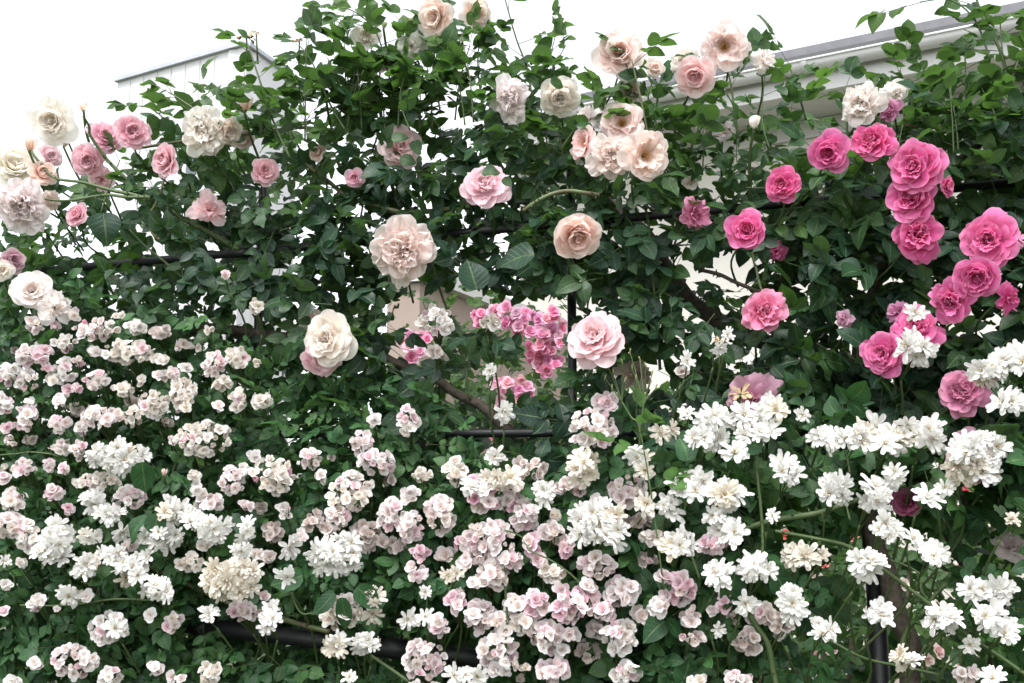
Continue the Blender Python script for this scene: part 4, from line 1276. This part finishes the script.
SHOOTS = [  # points from base to tip, radius px, leaf length px, leaves, bush
 ([(290, 158), (272, 118), (258, 75), (247, 42)], 2.2, 14, 9, B_BLUSH), ([(345, 130), (328, 100), (312, 62), (299, 45)], 1.8, 16, 5, B_BLUSH), ([(396, 110), (388, 72), (376, 32), (358, 14), (345, 8)], 1.8, 19, 7, B_BLUSH),
 ([(535, 125), (528, 72), (516, 38), (502, -12)], 2.2, 17, 8, B_BLUSH), ([(486, 130), (478, 70), (480, 34)], 1.8, 17, 8, B_BLUSH), ([(440, 110), (432, 60), (436, 34)], 1.6, 16, 6, B_BLUSH),
 ([(648, 135), (640, 95), (634, 70), (632, 60)], 2.2, 17, 7, B_BLUSH), ([(655, 140), (648, 100), (655, 76)], 1.6, 16, 6, B_BLUSH), ([(738, 138), (732, 92), (727, 66)], 2.4, 17, 8, B_HOT), ([(806, 120), (796, 85), (788, 62)], 2.0, 18, 7, B_HOT),
 ([(848, 150), (846, 110), (845, 88)], 2.2, 16, 4, B_HOT), ([(905, 125), (903, 90), (900, 70)], 2.4, 18, 7, B_HOT), ([(1010, 90), (1000, 50), (985, 22), (972, -14)], 3.2, 22, 6, B_HOT), ([(968, 135), (966, 90), (965, 58)], 2.2, 17, 7, B_HOT),
 ([(1005, 130), (1012, 80), (1030, 30)], 2.4, 20, 8, B_HOT), ([(1020, 100), (1004, 60), (1000, 20)], 2.0, 18, 6, B_HOT), ([(560, 150), (590, 108), (604, 92)], 1.8, 16, 6, B_BLUSH), ([(690, 150), (700, 120), (695, 98)], 1.8, 16, 5, B_HOT),
 ([(230, 150), (205, 118), (178, 98), (168, 92)], 1.8, 15, 7, B_BLUSH), ([(180, 165), (168, 125), (150, 108), (138, 106)], 1.6, 13, 7, B_BLUSH), ([(330, 130), (350, 95), (362, 70)], 1.7, 17, 6, B_BLUSH), ([(455, 120), (460, 80), (470, 45)], 1.7, 17, 6, B_BLUSH),
 ([(520, 110), (545, 80), (566, 45)], 1.4, 15, 4, B_BLUSH), ([(664, 590), (652, 500), (642, 440), (636, 418)], 1.8, 20, 5, B_WHITE), ([(770, 150), (762, 120), (765, 76)], 1.8, 17, 5, B_HOT), ([(930, 130), (935, 100), (925, 82)], 1.8, 18, 6, B_HOT), ([(870, 160), (880, 125), (872, 112)], 1.8, 17, 4, B_HOT),
 ([(990, 60), (975, 20), (950, 0), (920, 2)], 1.8, 22, 3, B_HOT), ([(100, 215), (112, 180), (120, 160)], 1.6, 18, 5, B_BLUSH), ([(300, 150), (288, 118), (300, 88)], 1.6, 15, 6, B_BLUSH), ([(410, 130), (400, 100), (405, 75)], 1.6, 17, 6, B_BLUSH)]
srng = random.Random(23)
for k in range(34):
    x = srng.uniform(215, 1040) if k % 3 else srng.uniform(280, 560)
    y0 = float(np.interp(x, TOPX, TOPY)) + 45
    h = srng.uniform(50, 95) * (1.15 if 300 < x < 560 else .8)
    dx = srng.uniform(-22, 22)
    SHOOTS.append(([(x, y0), (x + dx * .3, y0 - h * .5), (x + dx, y0 - h)], 1.5, srng.uniform(14, 19), srng.randint(5, 8), B_BLUSH if x < 660 else B_HOT))
for si, (pts, rp, lp, nl, b) in enumerate(SHOOTS):
    Y0 = .04 + srng.uniform(-.05, .06) if b is not B_WHITE else -.17
    m = len(pts)
    P = [local(b, at(x, y, Y0)) for x, y in pts]
    s0 = size(at(*pts[0], Y0), 1)
    a = Acc()
    add_tube(a, P, [s0 * rp * .62 * (1 - .5 * i / (m - 1)) for i in range(m)], 6)
    sh = link('shoot', a.build('shoot', [M_STEM if srng.random() < .6 else M_RED_STEM]), b)
    lv = Leaves()
    young = b is B_WHITE
    for k in range(nl):
        f = (k + 1.0) / nl * .97
        seg = min(m - 2, int(f * (m - 1))); u = f * (m - 1) - seg
        p = P[seg].lerp(P[seg + 1], u)
        ax = (P[seg + 1] - P[seg]).normalized()
        az = k * 2.4 + si
        out = Vector((math.cos(az), math.sin(az) * .8 - .15, .12)) + ax * .35
        w = p + b.location + out.normalized() * s0 * lp * 1.6
        qx, qy = proj(w)
        if blocked(qx, qy, w.y - tilt(qx), -.01):
            out = -out
        last = k == nl - 1
        if last:
            out = ax + Vector((srng.gauss(0, .3), srng.gauss(0, .3), 0))
        nrm = Vector((srng.gauss(0, .35), -.55 + srng.gauss(0, .4), 1))
        lv.compound(p, out, nrm, s0 * lp * srng.uniform(.9, 1.3) * (1 if not last else .9), srng.choice((3, 5, 5)), srng.uniform(.34, .42), min(1, max(0, srng.gauss(.7, .2))), (.8 if young and f > .6 else min(1, max(0, srng.gauss(.45, .22)))), True, srng)  # young shoot leaves, brightened in colour for the backlight too
    lv.build('foliage', [M_LEAF if b is not B_WHITE else M_SMALL, M_STEM], sh)

for b, mt in ((B_BLUSH, M_LEAF), (B_HOT, M_LEAF), (B_POM, M_SMALL), (B_WHITE, M_SMALL)):
    FOL[b.name].build('foliage', [mt, M_STEM], b)

# ------------------------------------------------------------------ trellis
tp = at(572, 500, .1); tp.z = 0
tr = thing('metal_trellis', 'black painted metal trellis of round pipes and posts inside the rose bushes', 'trellis', tp)


def pipe(p0, p1, r, name, sleeves=()):
    a = Acc()
    p0, p1 = Vector(p0) - tp, Vector(p1) - tp
    add_tube(a, [p0, p1], [r, r], 16)
    for f, ln in sleeves:
        c = p0.lerp(p1, f); d = (p1 - p0).normalized()
        add_tube(a, [c - d * ln, c + d * ln], [r * 1.16, r * 1.16], 16)
    link(name, a.build(name, [M_BLACK]), tr)


def vert(px, py, Y, r, z1):
    c = at(px, py, Y)
    pipe((c.x, c.y, 0), (c.x, c.y, z1), r, 'post', ((.9, .02),))


vert(572, 330, .13, .0085, 2.15)
vert(877, 615, .06, .0155, at(877, 440, .06).z)
vert(258, 330, .16, .0085, 2.1)
vert(-40, 400, .12, .0155, 2.15)
pipe(at(-60, 280, .12), at(1090, 176, .12), .008, 'rail', ((.3, .02), (.62, .02)))
pipe(at(-60, 436, .12), at(1090, 430, .12), .0082, 'rail', ((.6, .02),))
pipe(at(100, 614, -.02), at(660, 680, -.02), .0150, 'rail', ((.55, .035), (.2, .012)))

# ------------------------------------------------------------------ house on the right
ZE = 4.6
A = at_height(669, 87, ZE); B = at_height(1024, 15, ZE)
ex = (B - A); ex.z = 0
ex.normalize()
ey = Vector((-ex.y, ex.x, 0))          # away from the camera
if ey.y < 0:
    ey = -ey
left = A - ex * 1.7
Lh = (B - A).length + 1.7 + 5
hs = thing('house', 'white rendered house with a grey gutter, deep eave and dark roof edge beyond the trellis', 'house', (left.x, left.y, 0))
hs.rotation_euler = (0, 0, math.atan2(ex.y, ex.x))


def hbox(name, x0, x1, y0, y1, z0, z1, mat, parent=hs, bev=0):
    a = Acc(); V, F = box_arrays(x0, x1, y0, y1, z0, z1); a.add(V, F)
    o = link(name, a.build(name, [mat], smooth=False), parent)
    if bev:
        m = o.modifiers.new('bevel', 'BEVEL'); m.width = bev; m.segments = 2
    return o


def gutter_mesh(x0, x1, z, r, clips):
    a = Acc()
    n = 9
    V = []
    for x in (x0, x1):
        for k in range(n):
            an = math.pi * (k / (n - 1))
            V.append((x, -r + -r * math.cos(an) * 1.0 - .0, z - r * math.sin(an) * 1.15))
    F = [(k, k + 1, n + k + 1, n + k) for k in range(n - 1)]
    a.add(V, [np.array(F)])
    for e in (-2 * r, -.012):
        Vb, Fb = box_arrays(x0, x1, e - .006, e + .006, z - .004, z + .014); a.add(Vb, Fb)
    for c in clips:
        V = []
        for x in (c - .02, c + .02):
            for k in range(n):
                an = math.pi * (k / (n - 1))
                V.append((x, -r - (r + .006) * math.cos(an), z - (r + .006) * math.sin(an) * 1.15))
        a.add(V, [np.array(F)])
    return a.build('gutter', [M_TRIM])


link('gutter', gutter_mesh(-.03, Lh + .02, ZE - .06, .062, [k * .62 + .3 for k in range(int(Lh / .62))]), hs)
a = Acc()
rz = .42
V = [(-.06, -.10, ZE - .005), (Lh, -.10, ZE - .005), (Lh, -.10, ZE + .055), (-.06, -.10, ZE + .055), (-.06, 3.5, ZE + 3.6 * rz), (Lh, 3.5, ZE + 3.6 * rz), (Lh, 3.5, ZE + 3.6 * rz + .06), (-.06, 3.5, ZE + 3.6 * rz + .06)]
a.add(V, [np.array([(0, 1, 2, 3), (3, 2, 6, 7), (0, 3, 7, 4), (1, 5, 6, 2), (4, 7, 6, 5), (0, 4, 5, 1)])])
link('roof', a.build('roof', [M_ROOF], smooth=False), hs)
hbox('fascia', -.02, Lh, .004, .03, ZE - .26, ZE - .01, M_TRIM)
hbox('soffit', -.02, Lh, .032, .62, ZE - .25, ZE - .225, M_SOFFIT)
hbox('frieze_board', 0, Lh, .585, .618, ZE - .40, ZE - .254, M_TRIM)
hbox('wall', 0, Lh, .62, 3.4, -.05, ZE - .252, M_WALL)

# ------------------------------------------------------------------ pale clad building on the left
ZB = 6.6
c0 = at_height(246, 41, ZB); l0 = at_height(118, 78, ZB); r0 = at_height(299, 79, ZB)
pb = thing('clad_building', 'flat-roofed pale clad building with a thin grey metal coping, at the left beyond the roses', 'building', (c0.x, c0.y, 0))


def wall_quad(name, a_, b_, z0, z1, mat, thick=.25, parent=pb, inset=0.0):
    a_ = Vector((a_.x, a_.y, 0)) - Vector((c0.x, c0.y, 0)); b_ = Vector((b_.x, b_.y, 0)) - Vector((c0.x, c0.y, 0))
    d = (b_ - a_).normalized(); n = Vector((-d.y, d.x, 0))
    if n.y < 0:
        n = -n
    a_ = a_ + n * inset; b_ = b_ + n * inset
    V = [(*(p + n * k)[:2], z) for z in (z0, z1) for k in (0, thick) for p in (a_, b_)]
    _, F = box_arrays(0, 1, 0, 1, 0, 1)
    ac = Acc(); ac.add(V, F)
    return link(name, ac.build(name, [mat], smooth=False), parent)


l1 = l0 + (l0 - c0) * .02
wall_quad('wall', l0, c0 + (l0 - c0) * .012, -.05, ZB - .06, M_CLAD)
wall_quad('wall', c0 + (r0 - c0) * .02, r0, -.05, ZB - .06, M_CLAD)
wall_quad('coping', l0 + (l0 - c0) * .01, c0 + (l0 - c0) * .006, ZB - .058, ZB - .01, M_METAL, .3, inset=-.05)
wall_quad('coping', c0 + (r0 - c0) * .012, r0 + (r0 - c0) * .01, ZB - .058, ZB - .01, M_METAL, .3, inset=-.05)
for k in range(1, 9):
    f = k / 9
    q = c0.lerp(l0, f)
    wall_quad('panel_seam', q, q + (l0 - c0) * .0022, 0, ZB - .06, M_TRIM, .02, inset=-.012)
q = c0.lerp(l0, .055)
a = Acc(); qq = Vector((q.x - c0.x, q.y - c0.y, 0)) - Vector((.02, .12, 0))
add_tube(a, [qq, qq + Vector((0, 0, ZB - .35))], [.06, .06], 12)
link('downpipe', a.build('downpipe', [M_TRIM]), pb)
q0 = c0.lerp(l0, .30); q1 = c0.lerp(l0, .40)
zt = at_height(207, 103, 1)  # direction only
dw = ray(207, 103); tw = (q0 - CAMLOC).dot(FWD)
zw = CAMLOC.z + dw.z * tw
win = wall_quad('window', q1, q0, zw - 1.0, zw, M_TRIM, .04, inset=-.03)
wp = wall_quad('pane', q1.lerp(q0, .1), q1.lerp(q0, .9), zw - .92, zw - .08, M_GLASS, .01, parent=win, inset=-.036)

# ------------------------------------------------------------------ low garden wall seen through the middle gap
g0 = at_flat(478, 290, 4.2); zg = g0.z; g1 = at_height(575, 330, zg)
gl = at_flat(360, 268, 3.6)
gw = thing('garden_wall', 'beige garden wall with a white top slab seen through the gap above the bright pink bush', 'wall', (g0.x, g0.y, 0))


def gwall(name, a_, b_, z0, z1, mat, thick, inset):
    o = Vector((g0.x, g0.y, 0)); a_ = Vector((a_.x, a_.y, 0)) - o; b_ = Vector((b_.x, b_.y, 0)) - o
    d = (b_ - a_).normalized(); n = Vector((-d.y, d.x, 0))
    if n.y < 0:
        n = -n
    V = [(*(p + n * (k + inset))[:2], z) for z in (z0, z1) for k in (0, thick) for p in (a_, b_)]
    _, F = box_arrays(0, 1, 0, 1, 0, 1)
    ac = Acc(); ac.add(V, F)
    return link(name, ac.build(name, [mat], smooth=False), gw)


gwall('wall_face', g0 - (g1 - g0) * .42, g1, -.05, zg - .09, M_BEIGE, .2, 0)
gwall('coping', g0 - (g1 - g0) * .44, g1 + (g1 - g0) * .02, zg - .087, zg, M_TRIM, .34, -.07)

# ------------------------------------------------------------------ garden behind
grng = random.Random(31)


def back_bush(name, label, cx, cy, w, d, h, n, L, tone, fl=(), z0=0.0, cat='shrub'):
    t = thing(name, label, cat, (cx, cy, 0))
    lv = Leaves()
    for k in range(n):
        a = grng.uniform(0, 6.283); q = grng.random() ** .5
        z = grng.random() ** .8
        rr = (1 - .55 * z ** 2.2) * (1 + .16 * math.sin(3 * a + cx) + .1 * math.sin(7 * a + z * 6)) * q
        p = Vector((w * rr * math.cos(a), d * rr * math.sin(a), z0 + (h - z0) * z * (1 + .1 * math.sin(5 * a + cx * 3))))
        out = Vector((p.x / w, p.y / d, .35))
        lv.compound(p, out + Vector((grng.gauss(0, .6), grng.gauss(0, .6), grng.gauss(0, .5))), Vector((p.x / w * .6, -.5, .9)) + Vector((grng.gauss(0, .3), grng.gauss(0, .3), 0)), L * grng.uniform(.7, 1.3), grng.choice((3, 5)), grng.uniform(.34, .44), min(1, max(0, grng.gauss(tone, .2))), max(0, grng.gauss(.1, .15)), False, grng)
    lv.build('foliage', [M_FAR, M_STEM], t)
    a = Acc()
    for k in range(5):
        an = k * 1.2566
        add_tube(a, [(.04 * math.cos(an), .04 * math.sin(an), 0), (w * .25 * math.cos(an), d * .25 * math.sin(an), h * .4), (w * .5 * math.cos(an), d * .5 * math.sin(an), h * .85)], [.014, .010, .005], 6)
    link('branch', a.build('branch', [M_BARK]), t)
    for k, (x, z, r, c) in enumerate(fl):
        o = link('flower', POMS[k % 8], t)
        o.location = (x, -d * .95 * math.sqrt(max(0.05, 1 - (x / w) ** 2 * .8)) * (1 - .45 * (z / h) ** 2.2) * grng.uniform(.9, 1.12), z)
        o.rotation_mode = 'QUATERNION'; o.rotation_quaternion = frame_of((grng.gauss(x / w * .5, .3), -1, .5 + grng.gauss(0, .3)))
        o.scale = (r, r, r); o.color = (*c, 1)
    return t


# bright pink bush behind the gap
fl = []
pc = at_flat(525, 420, 1.35)
BPX = [(540, 330, 26, 22, 32), (508, 317, 22, 11, 15), (546, 358, 16, 15, 16), (484, 318, 10, 9, 6), (412, 345, 12, 13, 8), (432, 338, 12, 8, 6), (500, 388, 14, 7, 6), (523, 390, 10, 10, 7), (497, 402, 6, 6, 3), (487, 432, 5, 8, 2), (420, 362, 8, 6, 4)]
for x, y, rx, ry, n in BPX:
    for k in range(n):
        an, q = grng.uniform(0, 6.28), math.sqrt(grng.random())
        p = at_flat(x + rx * q * math.cos(an), y + ry * q * math.sin(an), 1.05 + grng.uniform(-.03, .05))
        fl.append((p, size(p, 7.0) * grng.uniform(.8, 1.2)))
pkb = back_bush('pink_rose_bush', 'bright pink rose bush in full bloom seen through the gap in the trellis planting', pc.x - .12, 1.45, .55, .42, 2.12, 700, .034, .5, (), .3, 'rose bush')
for k, (p, r) in enumerate(fl[:100]):
    o = link('flower', POMS[k % 8], pkb)
    o.location = p - pkb.location
    o.rotation_mode = 'QUATERNION'; o.rotation_quaternion = frame_of((grng.gauss(0, .4), -1, .35 + grng.gauss(0, .4)))
    o.scale = (r, r, r)
    o.color = (*[c * grng.uniform(.9, 1.05) for c in ((.88, .40, .60) if grng.random() < .55 else (.90, .60, .72))], 1)


def specks(n, w, h0, h1, cols, r0=.012, r1=.024):
    return [(grng.uniform(-w, w), grng.uniform(h0, h1), grng.uniform(r0, r1), grng.choice(cols)) for _ in range(n)]


pale = [(.85, .78, .72), (.85, .62, .62), (.86, .83, .78), (.85, .70, .66)]
red = [(.70, .06, .06), (.80, .25, .22), (.75, .12, .15)]
back_bush('rose_shrub', 'leafy rose shrub with scattered pale blooms behind the black post', .78, .95, .42, .32, 1.33, 420, .038, .75, specks(34, .4, .7, 1.32, pale, .010, .022), .15)
back_bush('rose_shrub', 'rose shrub with a few red blooms beyond the thick dark cane', 1.12, 1.5, .5, .38, 1.46, 460, .04, .7, specks(16, .45, .9, 1.45, pale) + specks(9, .4, 1.2, 1.5, red), .15)
back_bush('rose_shrub', 'pale-flowered shrub behind the arching green cane', .62, 2.1, .55, .4, 1.5, 460, .042, .65, specks(22, .5, .9, 1.5, pale), .15)
back_bush('rose_shrub', 'bushy green shrub behind the dark lower corner of the roses', 1.75, 1.6, .6, .5, 1.75, 520, .045, .35, specks(8, .5, 1.2, 1.7, pale), .15)
for k, (x, y, h, lab) in enumerate([(-2.6, 3.1, 1.95, 'rounded dark evergreen shrub at the left behind the trellis'), (-1.5, 2.7, 1.9, 'dense dark shrub behind the pompom bank'), (-.5, 2.9, 1.85, 'dark shrub standing behind the cream rose with pink lip'),
                                   (.5, 3.4, 1.8, 'dark shrub behind the flat pink-blush rose'), (1.5, 3.3, 1.95, 'dark shrub under the white house wall'), (2.6, 3.2, 2.0, 'dark shrub beyond the right edge roses')]):
    back_bush('garden_shrub', lab, x, y, .85, .6, h, 900, .055, .3)

# ------------------------------------------------------------------ ground
a = Acc()
a.add([(-600, -600, 0), (600, -600, 0), (600, 900, 0), (-600, 900, 0)], [np.array([(0, 1, 2, 3)])])
g = link('ground', a.build('ground', [M_SOIL], smooth=False), None, kind='structure')

# ------------------------------------------------------------------ light
world = bpy.data.worlds.new('World')
scene.world = world
world.use_nodes = True
nt = world.node_tree
nt.nodes.clear()
sky = nt.nodes.new('ShaderNodeTexSky')
sky.sky_type = 'NISHITA'
sky.sun_disc = False
SUN_EL, SUN_AZ = R(62), R(200)      # azimuth clockwise from +Y: behind the camera, a little to the left
sky.sun_elevation = SUN_EL
sky.sun_rotation = SUN_AZ
sky.dust_density = 2.0
sky.ozone_density = 1.0
hsv = nt.nodes.new('ShaderNodeHueSaturation')
hsv.inputs['Saturation'].default_value = 0.16      # cloud cover
bg = nt.nodes.new('ShaderNodeBackground')
bg.inputs['Strength'].default_value = 0.15
wo = nt.nodes.new('ShaderNodeOutputWorld')
nt.links.new(sky.outputs[0], hsv.inputs['Color'])
nt.links.new(hsv.outputs[0], bg.inputs['Color'])
nt.links.new(bg.outputs[0], wo.inputs[0])
sd = bpy.data.lights.new('sun', 'SUN')
sd.energy = 1.2
sd.angle = R(18)
sd.color = (1.0, 0.985, 0.965)
so = bpy.data.objects.new('sun', sd)
COL.objects.link(so)
dv = Vector((math.sin(SUN_AZ) * math.cos(SUN_EL), math.cos(SUN_AZ) * math.cos(SUN_EL), math.sin(SUN_EL)))
so.rotation_mode = 'QUATERNION'
so.rotation_quaternion = dv.to_track_quat('Z', 'Y')

vs = scene.view_settings
vs.view_transform = 'Standard'
vs.look = 'None'
vs.exposure = 1.5
vs.gamma = 1.0
vs.use_curve_mapping = False
scene.cycles.max_bounces = 8
scene.cycles.transparent_max_bounces = 4
scene.render.film_transparent = False
